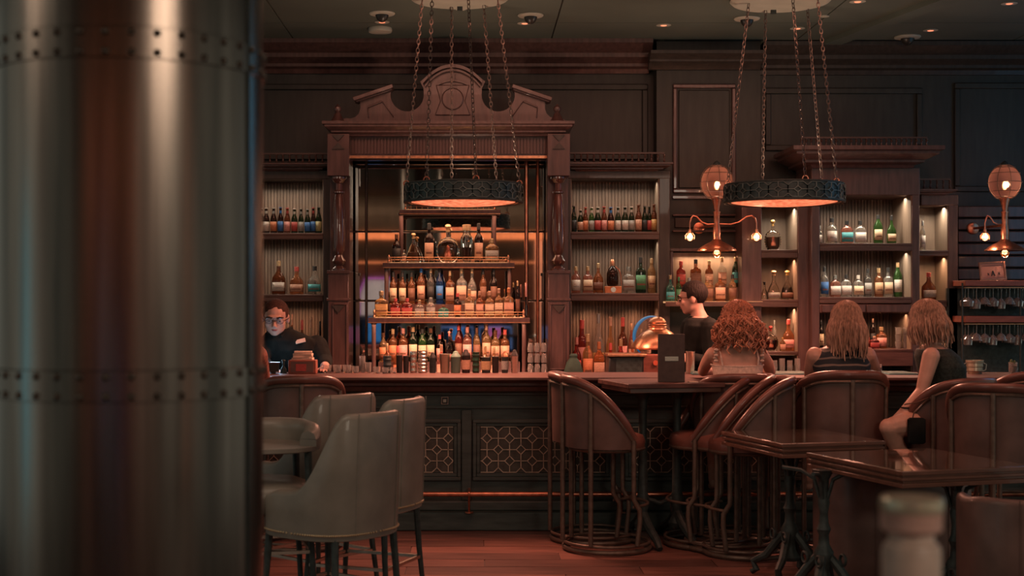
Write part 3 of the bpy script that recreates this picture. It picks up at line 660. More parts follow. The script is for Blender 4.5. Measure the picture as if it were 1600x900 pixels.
def bottle(x, y, z, w, h, shape, glass, label, cap, text, group, cat='bottle', ball=False):
    prof, sq, dr, (l0, l1), word, ch = SHP[shape]; r = w/2
    t = thing({'beer': 'beer_bottle', 'bell': 'decanter', 'pyramid': 'decanter', 'disc': 'decanter', 'vase': 'decanter'}.get(shape, 'liquor_bottle'), text, cat, (x, y, z), group)
    n = 16 if sq > 2 else 14
    dec = shape in ('disc', 'bell', 'pyramid', 'vase')
    bd_ = obj('body', MB().lathe([(a*r, b*h) for a, b in prof], (x, y, z), n, sq, dr), M['crystal'] if dec else cmat('glass', GL[glass]), t, smooth=50)
    if dec and glass != 'clear':
        lq = [(a*r*.80, max(b, .04)*h+.001) for a, b in prof if b < .50]; lq.append((0, lq[-1][1]+.002))
        obj('liquor', MB().lathe(lq, (x, y, z), n, sq, dr*.8), mat('liquor', GL[glass], .25, trans=.35, var=.1), bd_, smooth=50)
    if shape == 'disc':
        bdz = MB()
        for k in range(22):
            a = 2*pi*k/22; bdz.ell((x+cos(a)*r*.97, y-.002, z+.31*h+sin(a)*.30*h), .0042, .0042, .0042, 6, 4)
        obj('beaded_edge', bdz, cmat('foil', LB['gold']), bd_)
        obj('figure', MB().lathe([(r*.30,.14*h),(r*.34,.22*h),(r*.20,.30*h),(r*.16,.34*h),(r*.18,.40*h),(0,.45*h)], (x, y-r*dr*.80, z), 10, 2, .3), cmat('foil', (.62,.20,.12)), bd_)
    if label:
        lb = MB(); n2 = 10; vs = []; span = 62 if sq > 2.5 or shape in ('disc',) else 66
        lv = [l0, (l0+l1)/2, l1]
        for lz in lv:
            rr = prof_r(prof, lz)*r*1.02+.0008
            for i in range(n2+1):
                a = RD(-90-span+2*span*i/n2); ca, sa = cos(a), sin(a)
                vs.append((x+math.copysign(abs(ca)**(2/sq), ca)*rr, y+math.copysign(abs(sa)**(2/sq), sa)*rr*dr, z+lz*h))
        lb.add(vs, [(j*(n2+1)+i, j*(n2+1)+i+1, (j+1)*(n2+1)+i+1, (j+1)*(n2+1)+i) for j in range(2) for i in range(n2)])
        o = obj('label', lb, cmat('label', LB[label]), t, smooth=60)
        md = o.modifiers.new('thickness', 'SOLIDIFY'); md.thickness = .0006
        if h*185 > 34 and shape != 'beer' and label != 'black':     # a darker band of print
            rr = prof_r(prof, l0+.05)*r*1.05+.0015; zz0 = l0+(l1-l0)*.30; zz1 = l0+(l1-l0)*.42; vs = []
            for lz in (zz0, zz1):
                for i in range(7):
                    a = RD(-90-34+68*i/6); ca, sa = cos(a), sin(a)
                    vs.append((x+math.copysign(abs(ca)**(2/sq), ca)*rr, y+math.copysign(abs(sa)**(2/sq), sa)*rr*dr, z+lz*h))
            q = obj('print_band', MB().add(vs, [(i, i+1, 8+i, 7+i) for i in range(6)]), cmat('label', LB['brown' if label != 'white' else 'grey']), o, smooth=60)
    nt = prof[-1][1]; nr = prof[-1][0]*r
    if shape == 'beer':
        obj('neck_label', MB().lathe([(.50*r, .70*h), (.47*r, .76*h), (.44*r, .82*h), (.44*r, .88*h)], (x, y, z), 12), cmat('foil', LB.get(cap, LB['grey'])), t)
        obj('crown_cap', MB().lathe([(.52*r, .965*h), (.54*r, .975*h), (.48*r, h)], (x, y, z), 12), cmat('cap', LB.get(cap, LB['grey'])), t)
    elif shape in ('bell', 'pyramid', 'disc') or ball:
        cr = max(.009, w*.13)
        cm = cmat('foil', LB.get(cap, LB['grey']))
        obj('stopper', MB().lathe([(nr*1.2, nt*h-.004), (nr*1.25, (nt+.03)*h), (nr*.8, (nt+.04)*h), (nr*1.2, (nt+.07)*h), (nr*1.9, (nt+(1-nt)*.65)*h), (nr*1.5, (nt+(1-nt)*.9)*h), (0, h)], (x, y, z), 12), cm, t)
    else:
        obj('cap', MB().lathe([(nr*1.12, (nt-.06)*h), (nr*1.15, nt*h), (nr*1.15, h-.002), (nr, h)], (x, y, z), 12), cmat('cap' if cap in ('black','red','white') else 'foil', LB.get(cap, LB['grey'])), t)
    return t
def row(items, d, base, where, group, y_jit=.0):
    for i, it in enumerate(items):
        px, ty, w, shape, glass, label, cap = it[:7]
        h = max(.05, wz(ty, d)-base); W = max(.02, w*d/FP)
        lab = f"{label} label, " if label else ''
        text = f"{GW[glass]} {SHP[shape][4]}, {lab}{cap} cap, {ORD[i+1]} from left {where}"
        ws = text.split()
        if len(ws) > 16: text = f"{GW[glass]} {SHP[shape][4]}, {cap} cap, {ORD[i+1]} from left {where}"
        bottle(wx(px, d), d + (it[7] if len(it) > 7 else 0), base+.0005, W*.97, h, shape, glass, label, cap, text, group)
# beers
row([(408,325,10,'beer','dgreen','white','white'),(416,325,11,'beer','dark','white','white'),(427.6,325,11,'beer','dark','orange','grey'),(438.4,324,9.5,'beer','dark','blue','blue'),(449,325,10.5,'beer','brown','pink','red'),
     (460,326,10.5,'beer','dgreen','red','white'),(470.4,326,9,'beer','dgreen','grey','grey'),(480.6,327,10,'beer','dgreen','blue','grey'),(489.6,324.5,8.5,'beer','dark','blue','red'),(498,324,10.5,'beer','dgreen','olive','black')],
    11.72, SH['l1'], 'on left cabinet top shelf', 'beer bottles on the left cabinet shelf')
row([(896.5,322,10,'beer','dgreen','black','black'),(907,328,10,'beer','dgreen','peach','white'),(914.8,324,9,'beer','brown','orange','red'),(924.3,324,9.5,'beer','green','grey','white'),(934,323.5,11,'beer','dgreen','red','white'),
     (944,323,10,'beer','brown','pink','red'),(954.4,324,11,'beer','dark','orange','blue'),(965.6,323.5,10,'beer','dgreen','white','grey'),(976.6,323,11,'beer','dgreen','white','grey'),(986.8,323,9.5,'beer','dgreen','grey','white'),
     (997.7,320,11,'beer','brown','peach','brown'),(1007.3,322,9.5,'beer','dgreen','black','black'),(1014.5,323,8.5,'beer','dgreen','red','black'),(1022,319.5,11,'beer','brown','gold','brown')],
    11.72, SH['r1'], 'on right cabinet top shelf', 'beer bottles on the right cabinet shelf')
# left cabinet second shelf
row([(435.5,407.6,22,'flask','brown','white','tan'),(463.6,417,22,'flask','amber','peach','red'),(491.7,416,22,'flask','clear','teal','black')],
    11.72, SH['l2'], 'on left cabinet middle shelf', 'bourbon bottles on the left cabinet shelf')
row([(456,491,9,'std','amber','cream','peach'),(472,500,10,'std','brown','peach','red'),(486,496,11,'std','clear','peach','peach'),(500,502,11,'flask','dark','gold','black')],
    11.55, SH['c'], 'behind the leaning bartender', 'bottles behind the leaning bartender')
# right cabinet second shelf
row([(899.9,416.7,15,'std','pink','white','tan'),(918.4,416.5,15.5,'square','pink','cream','tan'),(934.7,411.5,16.5,'flask','amber','brown','tan')],
    11.72, SH['r2'], 'on right cabinet lower shelf', 'spirits on the right cabinet lower shelf')
row([(981.9,417,19,'square','clear','grey','grey'),(1001,402,16,'square','dgreen','green','black'),(1018,404,13.5,'tall','gold','tan','tan')],
    11.72, SH['r2'], 'right of the cradle on right cabinet', 'spirits on the right cabinet lower shelf')
# bottle in wooden cradle
q = P(957.5, 457, 11.70); bz = SH['r2']
cr = thing('cradled_bottle', 'dark bottle standing tilted in an orange wooden cradle with curved handle', 'bottle', (q.x, q.y, bz), 'spirits on the right cabinet lower shelf')
o = obj('cradle', MB().box(q.x-.070, q.x+.070, q.y-.045, q.y+.045, bz, bz+.058), mat('orange_wood', (.55,.19,.07), .4, var=.2, scale=10), cr, bevel=.004)
obj('plaque', MB().lathe([(.022,0),(.022,.003)], (q.x, q.y-.049, bz+.03), 16, axis='y'), M['steel'], o)
obj('body', MB().lathe([(.036,.06),(.048,.075),(.052,.11),(.048,.17),(.034,.205),(.017,.225),(.015,.26)], (q.x-.003, q.y, bz), 18), cmat('glass', GL['dark']), cr)
obj('cap', MB().lathe([(.019,.232),(.021,.25),(.020,.268),(.012,.285),(0,.29)], (q.x-.003, q.y, bz), 14), M['brass'], cr)
obj('handle', MB().tube([(q.x+.02,q.y-.01,bz+.225),(q.x+.05,q.y-.01,bz+.20),(q.x+.066,q.y-.01,bz+.15),(q.x+.072,q.y-.01,bz+.06)], .005, 8), M['copper'], cr)
# niche shelf
row([(1064,408,15,'std','red','red','red'),(1087,405,17,'square','brown','brown','black'),(1108,407.5,13,'std','brown','peach','tan'),(1128,402,14,'square','clear','peach','tan'),(1149.5,402,12,'tall','dgreen','teal','tan')],
    11.70, SH['mr'], 'on niche back step', 'back row bottles in the wall niche')
row([(1047.5,430,14,'flask','teal','teal','tan'),(1060.5,433,9,'std','green','green','green'),(1077,434,13,'std','clear','cream','grey'),(1105,431.5,18,'square','gold','brown','peach'),(1125,428,16,'square','amber','peach','peach'),(1144.5,429,13,'std','gold','brown','black'),(1165.5,431,16,'flask','dark','peach','black')],
    11.54, SH['m'], 'on lit niche shelf', 'front row bottles in the wall niche')
# narrow column
CG = 'decanters in the narrow cabinet'
row([(1207.5,343,27,'disc','amber','',  'gold')], 11.68, SH['n1'], 'on narrow cabinet top shelf', CG)
row([(1194.5,440,12,'bell','clear','','black'),(1209,422.5,21,'bell','clear','grey','tan'),(1230,422.5,20,'bell','gold','brown','gold')], 11.66, SH['n2'], 'on narrow cabinet middle shelf', CG)
row([(1194,503,7,'tall','clear','','grey',.1),(1204,509,25,'disc','red','','red'),(1214,501,7,'tall','clear','','grey',.1),(1220,527,9,'squat','gold','peach','gold',-.07),(1232,499,19,'flask','amber','pink','red')], 11.64, SH['n3'], 'on narrow cabinet bottom shelf', CG)
# big right cabinet
row([(1281,353,7,'std','clear','white','grey',.0),(1299.5,341,17,'std','clear','white','black'),(1323,345,19,'squat','pink','teal','black'),(1344,345,18,'squat','clear','white','black'),(1372,336,14,'tall','green','cream','black'),(1393,337,14.5,'flask','green','cream','black')],
    11.62, SH['b1'], 'on big cabinet top shelf', 'bottles on the big cabinet top shelf')
row([(1288,417,13,'std','clear','blue','black'),(1305,430,17,'squat','pink','white','grey'),(1322,429,16,'squat','clear','white','black'),(1341,430,16,'squat','clear','cream','white'),(1356,420,12,'std','grey','grey','black'),(1373,419,14,'std','amber','tan','tan'),(1387.5,418,14,'square','clear','cream','black'),(1402.7,410.5,13.5,'tall','green','white','tan')],
    11.62, SH['b2'], 'on big cabinet middle shelf', 'bottles on the big cabinet middle shelf')
row([(1353,510,11,'tall','pink','red','red'),(1368,497.5,9,'tall','dark','black','peach',.08),(1363,525,15,'squat','red','red','peach',-.06),(1377,511,17,'std','amber','pink','tan')],
    11.6, SH['b3'], 'between the two seated blonde women', 'bottles between the blonde women')
row([(1276.5,506,9,'std','dgreen','olive','black'),(1285.5,500,9,'std','dark','cream','black',.06)], 11.6, SH['b3'], 'left of the woman in striped top', 'bottles beside the straight blonde hair')
row([(1441.5,345,9,'std','clear','white','grey')], 11.7, SH['e1'], 'alone on narrow right bay top', 'bottles in the narrow right bay')
row([(1451,426,22,'flask','brown','white','red')], 11.7, SH['e2'], 'alone on narrow right bay below', 'bottles in the narrow right bay')
# right cabinet lower level, on the back counter
row([(909,500,19,'std','red','pink','red'),(935,490,18,'flask','clear','gold','grey'),(954,495,16,'flask','gold','orange','peach'),(973,496,15,'std','brown','pink','red'),(986.5,505,10,'tall','peach' if False else 'pink','peach','tan'),(1018,497,10,'tall','pink','peach','red'),(1002,514,9,'std','amber','peach','tan')],
    11.62, SH['c']+.06, 'back row under right cabinet', 'back row bottles under the right cabinet')
obj('riser', MB().box(wx(895,11.6), wx(1027,11.6), 11.55, 11.8, .92, SH['c']+.06), M['shelf'], bc)
row([(901,527,15,'std','red','red','pink'),(918.5,522,17,'std','gold','orange','tan'),(936,534,18,'squat','amber','peach','orange'),(954,536,16,'squat','red','brown','red'),(970,530,15,'std','red','red','tan'),(988,532,12,'std','amber','orange','tan')],
    11.44, SH['c'], 'front row under right cabinet', 'front row bottles under the right cabinet')
# stepped display, tray by tray
DG = 'decanters on the top tray'
row([(619.6,366,14,'std','dark','black','brown'),(632,391,7,'std','clear','peach','grey',-.09),(646,364,27,'pyramid','amber','','tan'),(670.6,349,15,'std','dark','peach','black'),(700,350,37,'disc','amber','','tan'),(729,351,20,'vase','brown','','tan'),(748,349,14,'std','dark','peach','black'),(768.7,373,22,'squat','gold','grey','tan')],
    11.5, SH['t2'], "on display stand's top tray", DG)
row([(614.5,425,12,'std','amber','cream','black'),(629,425,12,'std','amber','cream','black'),(643,425,12,'std','amber','brown','black'),(658,418,13,'tall','amber','peach','blue'),(673,419,12,'tall','grey','black','tan'),(687,418,12,'tall','blue','blue','black'),(703,423,13.5,'square','amber','peach','tan'),
     (721,418,16,'square','clear','peach','tan'),(737.5,418,15,'flask','clear','peach','tan'),(755,420,11,'std','amber','brown','black'),(771.5,420,11,'std','dark','brown','black')],
    11.43, SH['t3b'], "at back of display's middle tray", 'back row on the middle tray')
row([(596,455,21,'square','gold','gold','tan'),(618,466,16,'squat','red','red','red'),(636,466,18,'squat','red','red','red'),(655.5,469,15,'square','clear','grey','tan'),(673,465,15,'std','clear','grey','grey'),(693,477,17,'squat','teal','teal','brown'),(715,458,12,'std','dark','orange','red'),
     (733.5,452,14.5,'square','gold','cream','tan'),(749.5,455,12,'square','amber','peach','peach'),(765,455,14.5,'square','gold','cream','peach'),(779.5,451,13.5,'square','gold','cream','peach'),(795,450,16,'square','gold','peach','orange'),(809,439,7.5,'tall','dark','brown','tan')],
    11.25, SH['t3'], "at front of display's middle tray", 'front row on the middle tray')
row([(599,520,14,'std','gold','orange','brown'),(614,514,14,'std','amber','orange','tan'),(630,513,15,'std','amber','pink','pink'),(645.5,511,14,'tall','dgreen','cream','tan'),(660,514,14,'tall','green','cream','dark' if False else 'black'),(673,513,13,'tall','dgreen','cream','brown'),(687,523,11,'std','dark','pink','red'),
     (702,517,14,'bell','red','red','pink'),(716.5,508,12,'tall','red','brown','red'),(730,511,15,'std','pink','pink','pink'),(745,512,12,'std','gold','brown','brown'),(760,506,14,'std','gold','peach','peach'),(774,516,15,'std','gold','peach','brown'),(789,515,15,'std','amber','peach','red')],
    11.33, SH['cb'], "under the display stand's trays", 'bottle row under the lit trays')
row([(822,442,8,'tall','dark','','pink'),(606,536,13,'squat','amber','orange','tan',-.1),(622,540,13,'squat','amber','orange','red',-.1),(690,538,14,'squat','pink','peach','peach',-.1),(758,540,14,'squat','gold','peach','tan',-.1),(772,541,13,'squat','gold','peach','tan',-.1)],
    11.24 if False else 11.26, .93, 'standing low beneath the stand', 'low bottles beneath the display stand')

# ================================================================ BAR WARE
BT = 1.0703; BX = 10.14
def item(name, label, cat, px, d, z, group=None): return thing(name, label, cat, (wx(px, d), d, z), group)
def tin(px, w, ty, label, m, group='tins and shakers along the bar', rings=0, lid=None, d=BX, name='shaker_tin', cat='shaker', spout=False, band=None):
    t = item(name, label, cat, px, d, BT, group); x = wx(px, d); r = w*d/FP/2; h = wz(ty, d)-BT
    hb = h*(.72 if lid else 1)
    pr = [(r*.84, 0), (r*.88, .004), (r, hb*.98), (r*1.03, hb)]
    if rings:
        pr = [(r*.9, 0)]
        for i in range(rings): z0 = hb*(i+.2)/rings; pr += [(r*.94, z0), (r*1.03, z0+.004), (r*1.03, z0+.010), (r*.94, z0+.014)]
        pr += [(r, hb)]
    obj('body', MB().lathe(pr, (x, d, BT), 18), m, t)
    if lid: obj('lid', MB().lathe([(r*1.02, hb), (r*.95, hb+h*.06), (r*.55, hb+h*.16), (r*.45, hb+h*.24), (r*.22, h*.98), (0, h)], (x, d, BT), 14), lid, t)
    if spout: obj('spout', MB().tube([(x, d, BT+h-.01), (x+.003, d, BT+h+.03)], [.004, .002], 6), M['steel'], t)
    if band: obj('label', MB().lathe([(r*1.05, hb*.2), (r*1.06, hb*.75)], (x, d, BT), 18), cmat('label', LB[band]), t)
    return t
def tumbler(px, w, ty, label, group, d=BX, z=BT, fill=None, name='tumbler'):
    t = item(name, label, 'glass', px, d, z, group); x = wx(px, d); r = w*d/FP/2; h = wz(ty, d)-z
    obj('bowl', MB().lathe([(r*.80, 0), (r*.84, .004), (r*.96, h*.5), (r, h), (r-.002, h), (r*.92, h*.5), (r*.78, .010), (0, .010)], (x, d, z), 14), M['glassc'], t)
    cut = MB()
    for i in range(8):
        a = 2*pi*i/8; cut.bar((x+cos(a)*r*.86, d+sin(a)*r*.86, z+.006), (x+cos(a+.5)*r*.95, d+sin(a+.5)*r*.95, z+h*.55), .0016)
    obj('cut_facets', cut, M['glassc'], t)
    if fill: obj('drink', MB().lathe([(r*.76, .011), (r*.88, h*.5), (r*.91, h*.72), (0, h*.72)], (x, d, z), 14), fill, t)
    return t
for i, (px, w, ty) in enumerate(((511.5,13.5,570),(527,14,570),(542,14,570),(555,12,572))):
    tumbler(px, w, ty, f'cut glass tumbler, {ORD[i+1]} from left in row beside the red wooden box', 'tumblers on the left of the bar')
for i, (px, w, ty) in enumerate(((566,10,556),(575,11,566),(589,12,573),(602,11,574),(614,11,574))):
    tumbler(px, w, ty, f'small bar glass, {ORD[i+1]} from left under the display stand edge', 'small glasses below the mirror', d=10.06 if i > 1 else 10.18)
tin(605, 13, 556, 'dark ribbed tin behind small glasses, leftmost of the shakers', M['iron'], rings=3)
tin(624, 10, 555, 'plain black bar tin, left of the ringed steel shakers', M['plastic'])
tin(634.5, 9, 556, 'narrow black bar tin touching its twin on its left', M['plastic'])
tin(646, 11, 549, 'tall dark steel tin left of the brightest ringed shaker', M['steel'], rings=4)
tin(660.5, 15, 548, 'brightest stacked steel shaker with five rings', M['steel'], rings=6)
tin(676, 11, 550, 'slim bottle-shaped dark steel shaker with black lid', M['iron'], lid=M['plastic'])
tin(695, 16, 553, 'copper-toned metal cup with garnish, right of the slim shaker', M['pewter'])
tin(712, 16, 548, 'green enamel canister with pour spout', mat('green_enamel', (.13,.22,.17), .45, var=.1), lid=mat('green_enamel', (.13,.22,.17), .45, var=.1), spout=True, name='canister', cat='canister')
tin(728, 14, 545, 'dark jar with peach label and black stopper beside green canister', M['plastic'], lid=M['plastic'], band='peach', name='jar', cat='jar')
tin(743.5, 11, 550, 'dark green ringed jar, second right of the green canister', mat('dark_green_glass', (.02,.05,.03), .2), rings=4, name='jar', cat='jar')
tin(759.5, 15, 558, 'short wide jar with tan label below the golden bottles', M['iron'], band='tan', name='jar', cat='jar')
tin(774, 11, 557, 'plain dark tin between two labelled jars', M['plastic'])
tin(789, 11, 548, 'slim jar with grey label, left of the black-topped shaker', M['iron'], lid=M['brass'], band='grey', name='jar', cat='jar')
tin(804, 12, 546, 'steel shaker with flat black top, rightmost of the shakers', M['steel'], lid=M['plastic'])
# rack of stacked glasses by the right post
for i in range(3):
    for j in range(4):
        d = 11.17; z = .93+.085*j
        t = thing('stacked_glass', f'upside-down glass, {ORD[j+1]} level up in {["left","middle","right"][i]} stack by the right post', 'glass', (wx(829+i*10.5, d), d, z), 'glasses stacked by the right post')
        x = wx(829+i*10.5, d)
        obj('bowl', MB().lathe([(.024, 0), (.026, .03), (.020, .07), (.018, .074), (0, .074)], (x, d, z), 12), M['glassc'], t)
obj('glass_tray', MB().box(wx(822,11.17), wx(858,11.17), 11.125, 11.22, .9202, .9295), M['steel'], thing('drying_rack', 'low steel rack under the stacked upside-down glasses', 'rack', (wx(840,11.17), 11.17, .92))) 
# till box with cards on it
x0, d = wx(452,10.05), 10.05; xb = (wx(452,d)+wx(495,d))/2
t = thing('wooden_box', 'red wooden box with red label holding a stack of cards', 'box', (xb, d, BT))
o = obj('box_body', MB().box(wx(452,d), wx(495,d), d-.06, d+.06, BT, BT+.10), M['redbox'], t, bevel=.004)
obj('front_panel', MB().box(wx(456,d), wx(491,d), d-.063, d-.058, BT+.012, BT+.088), M['brownlea'], o)
obj('label', MB().box(wx(464,d), wx(480,d), d-.067, d-.061, BT+.02, BT+.072), cmat('label', LB['red']), o)
for i in range(4):
    c_ = thing('card_stack', f'bundle of peach cards, {ORD[i+1]} from bottom on the red box', 'cards', (xb, d, BT+.10+.016*i), 'card bundles on the red box')
    mb = MB().box(-.075+.004*i, .075-.003*i, -.045, .045, 0, .0145); mb.xf(Matrix.Translation((xb, d, BT+.1005+.016*i)) @ Matrix.Rotation(RD((-4, 5, -2, 6)[i]), 4, 'Z'))
    obj('cards', mb, M['paper'], c_, bevel=.001)
t = thing('till_screen', 'low black till screen facing the leaning bartender', 'screen', (wx(428,10.1), 10.1, BT))
o = obj('housing', MB().box(wx(420,10.1), wx(437,10.1), 10.06, 10.08, BT+.012, BT+.075).box(wx(425,10.1), wx(432,10.1), 10.05, 10.12, BT, BT+.012), M['plastic'], t, bevel=.003)
obj('display', MB().box(wx(422,10.1), wx(435,10.1), 10.08, 10.083, BT+.018, BT+.07), mat('lit_display', (.5,.8,1), .4, emit=(.35,.65,.85), es=3.0), t)
obj('top_edge', MB().box(wx(419,10.1), wx(438,10.1), 10.055, 10.085, BT+.075, BT+.082), M['redlea'], t)
t = thing('bar_gun', 'small dark bar tool standing between screen and red box', 'bar tool', (wx(443,10.1), 10.1, BT))
obj('stem', MB().lathe([(.025,0),(.022,.03),(.008,.05),(.010,.085),(.015,.09),(.012,.1)], (wx(443,10.1), 10.1, BT), 12), M['iron'], t)
# right station: terminal, red box, brass cloche, menu etc.
d = 10.7
t = thing('cash_register', 'dark till printer with flat metal lid, left of the small red cabinet', 'register', (wx(976,d), d, .92))
zt = wz(552,d); zb = .92
obj('body', MB().prism([(wx(946,d), zb), (wx(1003,d), zb), (wx(1003,d), zt-.02), (wx(958,d), zt-.02), (wx(950,d), zt-.03)], 'y', d-.12, d+.15), M['plastic'], t, bevel=.008)
obj('lid', MB().box(wx(947,d), wx(1007,d), d-.15, d+.15, zt-.02, zt), M['brass'], t, bevel=.004)
obj('front_panel', MB().box(wx(960,d), wx(1000,d), d-.128, d-.12, zb+.02, zt-.035), M['iron'], t, bevel=.004)
t = thing('red_cabinet', 'small red tin cabinet between till and menu stand', 'box', (wx(1015,10.75), 10.75, .92))
obj('body', MB().box(wx(1002,10.6), wx(1028,10.6), 10.6, 10.8, .92, wz(554,10.6)), M['redbox'], t, bevel=.006)
obj('red_lamp', MB().lathe([(.02,0),(.02,.01),(.012,.016)], (wx(1024,10.6), 10.585, wz(567,10.6)), 12, axis='y'), mat('red_knob', (.6,.12,.07), .3), t)
d = 10.9; x = wx(1033,d)
t = thing('brass_cloche', 'large aged brass dome with ribbed neck and knob behind the till', 'dome', (x, d, .92))
zb = wz(545,d)
obj('dome', MB().lathe([(.20,0),(.205,.01),(.20,.03),(.17,.08),(.12,.13),(.075,.155),(.07,.17)], (x-.03, d, zb), 28), M['brass'], t)
obj('neck', MB().lathe([(.07,.165),(.078,.172),(.07,.18),(.076,.19),(.068,.20),(.072,.21),(.055,.235),(.03,.25),(0,.255)], (x-.03, d, zb), 20), M['brass'], t)
obj('stand', MB().lathe([(.10, 0), (.10,.02), (.05,.05), (.05, zb-.92)], (x-.03, d, .92), 16), M['iron'], t)
d = 11.0; q = P(1020, 527, d)
t = thing('glass_globe', 'large glass globe with blue-lit rim behind the brass dome', 'globe', (q.x, d, q.z-.16))
obj('globe', MB().ell(q, .152, .10, .168, 24, 14), mat('clear_globe', (.9,.9,.9), .05, trans=.95, ior=1.1, alpha=.35, var=.02), t)
rim = MB(); rim.tube([(q.x+.150*cos(RD(a)), d-.01, q.z+.166*sin(RD(a))) for a in range(75, 236, 8)], [.003+.012*sin(pi*i/20) for i in range(21)], 8)
alias(obj('blue_rim', rim, mat('blue_neon_rim', (.02,.14,.32), .3, emit=(.02,.12,.26), es=.6), t), 'curved blue rim')
obj('base', MB().lathe([(.05,0),(.05,.01),(.03,.02),(.04,q.z-.16-.92)], (q.x, d, .92), 14), M['iron'], t)
t = thing('cloth_bag', 'dark green cloth bundle hanging beside the right post', 'cloth', (wx(896,11.2), 11.2, .921)); x = wx(896,11.2)
obj('cloth', MB().lathe([(.07,0),(.085,.03),(.08,.10),(.055,.18),(.03,.215),(.035,.235),(.02,.25)], (x, 11.2, .921), 12, dr=.7), mat('dark_green_cloth', (.03,.06,.045), .8, var=.4, scale=12, bump=.3), t)
tin(1078.5, 15, 549, 'brushed steel shaker beside the tall menu, near the curly-haired woman', M['steel'], group=None, d=10.0)
for px, w_, lab in ((1107, 62, 'teal rubber bar mat to the left of the curly-haired woman'), (1228, 66, 'teal rubber bar mat between the first two seated women'), (1400, 46, 'teal rubber bar mat left of the turned blonde woman')):
    x = wx(px, 10.05); h = w_*10.05/FP/2
    t = thing('bar_mat', lab, 'mat', (x, 10.05, BT), 'teal mats on the bar')
    m_ = obj('mat_base', MB().box(x-h, x+h, 9.86, 10.2, BT, BT+.008), M['teal'], t, bevel=.002)
    g = MB()
    for i in range(9): g.box(x-h+.01, x+h-.01, 9.87+i*.036, 9.885+i*.036, BT+.008, BT+.012)
    obj('ridges', g, mat('pale_ridge', (.16,.20,.17), .4), m_, smooth=0)
for i, px in enumerate((1199, 1210, 1222, 1234, 1246)):
    tumbler(px, 9, 560+(i % 2)*3, f'small clear bar glass, {ORD[i+1]} from left on mat below the narrow cabinet', 'glasses under the narrow cabinet', d=10.19, z=BT+.0)
tumbler(1372, 12, 569, 'short pale pink drink on bar right of the striped-top woman', None, d=9.85, fill=mat('pink_drink', (.6,.3,.22), .3))
tumbler(1583, 14, 566, 'short ice-filled cocktail glass with garnish at far right', None, d=9.95, fill=mat('pale_drink', (.6,.42,.26), .3))
gq = wx(1583,9.95)
t = thing('lime_garnish', 'small leafy garnish on the far right cocktail', 'garnish', (gq, 9.95, BT+.075))
obj('leaf', MB().ell((gq-.012, 9.95, BT+.09), .012, .006, .02, 8, 5).ell((gq+.01, 9.95, BT+.086), .010, .006, .016, 8, 5), mat('leaf_green', (.12,.14,.05), .6), t)
d = 10.0; x = wx(1523,d)
t = thing('ice_bucket', 'small brassy steel ice bucket with ringed sides at the right end', 'bucket', (x, d, BT))
obj('body', MB().lathe([(.048,0),(.052,.02),(.056,.024),(.054,.05),(.059,.054),(.057,.08),(.063,.084),(.063,.10),(.058,.10),(.05,.02),(0,.02)], (x, d, BT), 22), M['pewter'], t)
obj('handle', MB().tube([(x-.062,d,BT+.08),(x-.085,d,BT+.07),(x-.08,d,BT+.03),(x-.055,d,BT+.02)], .004, 6), M['steel'], t)
obj('handle', MB().tube([(x+.062,d,BT+.08),(x+.085,d,BT+.07),(x+.08,d,BT+.03),(x+.055,d,BT+.02)], .004, 6), M['steel'], t)
for i, px in enumerate((1404, 1416)):
    t = thing('mixing_glass', f'tall clear stacked glasses on back shelf, {"left" if i == 0 else "right"} of the pair', 'glass', (wx(px,11.55), 11.55, SH['b3']), 'stacked glasses by the turned woman')
    x = wx(px, 11.55)
    for k in range(3): obj('glass', MB().lathe([(.026,.0),(.030,.058),(.028,.058),(.022,.004),(0,.004)], (x, 11.55, SH['b3']+.06*k), 12), M['glassc'], t)

# ---- glass rack at the far right
RK = 11.3
rk = thing('glass_rack', 'dark hanging stemware rack with two red-brown shelves at far right', 'rack', (wx(1560,RK), RK, .92))
obj('backing', MB().box(wx(1499,RK), wx(1650,RK), RK+.30, RK+.33, .92, wz(450,RK)), M['iron'], rk)
for (a, b) in ((438, 447), (494, 504)):
    s = obj('rack_shelf', MB().box(wx(1508,RK), wx(1650,RK), RK, RK+.30, wz(b,RK), wz(a,RK)), M['redbox'], rk, bevel=.004)
    r = MB()
    for k in range(8): x = wx(1514+k*17,RK); r.bar((x, RK+.01, wz(b,RK)-.012), (x, RK+.28, wz(b,RK)-.012), .004)
    r.bar((wx(1508,RK), RK+.01, wz(b,RK)-.012), (wx(1650,RK), RK+.01, wz(b,RK)-.012), .003)
    obj('glass_rails', r, M['brass'], s)
for px in (1505, 1596): obj('side_rod', MB().cyl((wx(px,RK), RK+.02, .92), .008, wz(442,RK)-.92, 8), M['iron'], rk)
stem = None
def stemware(x, y, z, style, label, group):
    t = thing('stemmed_glass', label, 'glass', (x, y, z), group)
    h = (.15, .17, .14)[style]; r = (.048, .036, .052)[style]
    pr = [(.034,0),(.034,-.002),(.006,-.008),(.0035,-.02),(.0035,-h*.5)]
    pr += ([(.012,-h*.52),(r,-h*.72),(r*.86,-h),(r*.84,-h),(r*.96,-h*.73),(0,-h*.54)] if style < 2 else [(r*.5,-h*.60),(r,-h*.95),(r*.98,-h*.95),(0,-h*.56)])
    obj('bowl', MB().lathe([(a, b) for a, b in pr], (x, y, z), 14), M['glassc'], t)
for r_, (b, n) in enumerate(((447, 9), (504, 9))):
    z = wz(b,RK)-.016
    for i in range(n):
        for k in range(2):
            px = 1517+i*13+k*4
            stemware(wx(px,RK), RK+.06+k*.13, z, (i+r_) % 3, f'upside-down stemmed glass, {ORD[i+1]} from left, {"front" if k == 0 else "back"} row under {"upper" if r_ == 0 else "lower"} rack shelf', 'stemmed glasses hanging in the rack')
d = RK+.06; x = wx(1553,d); z0 = wz(438,RK)
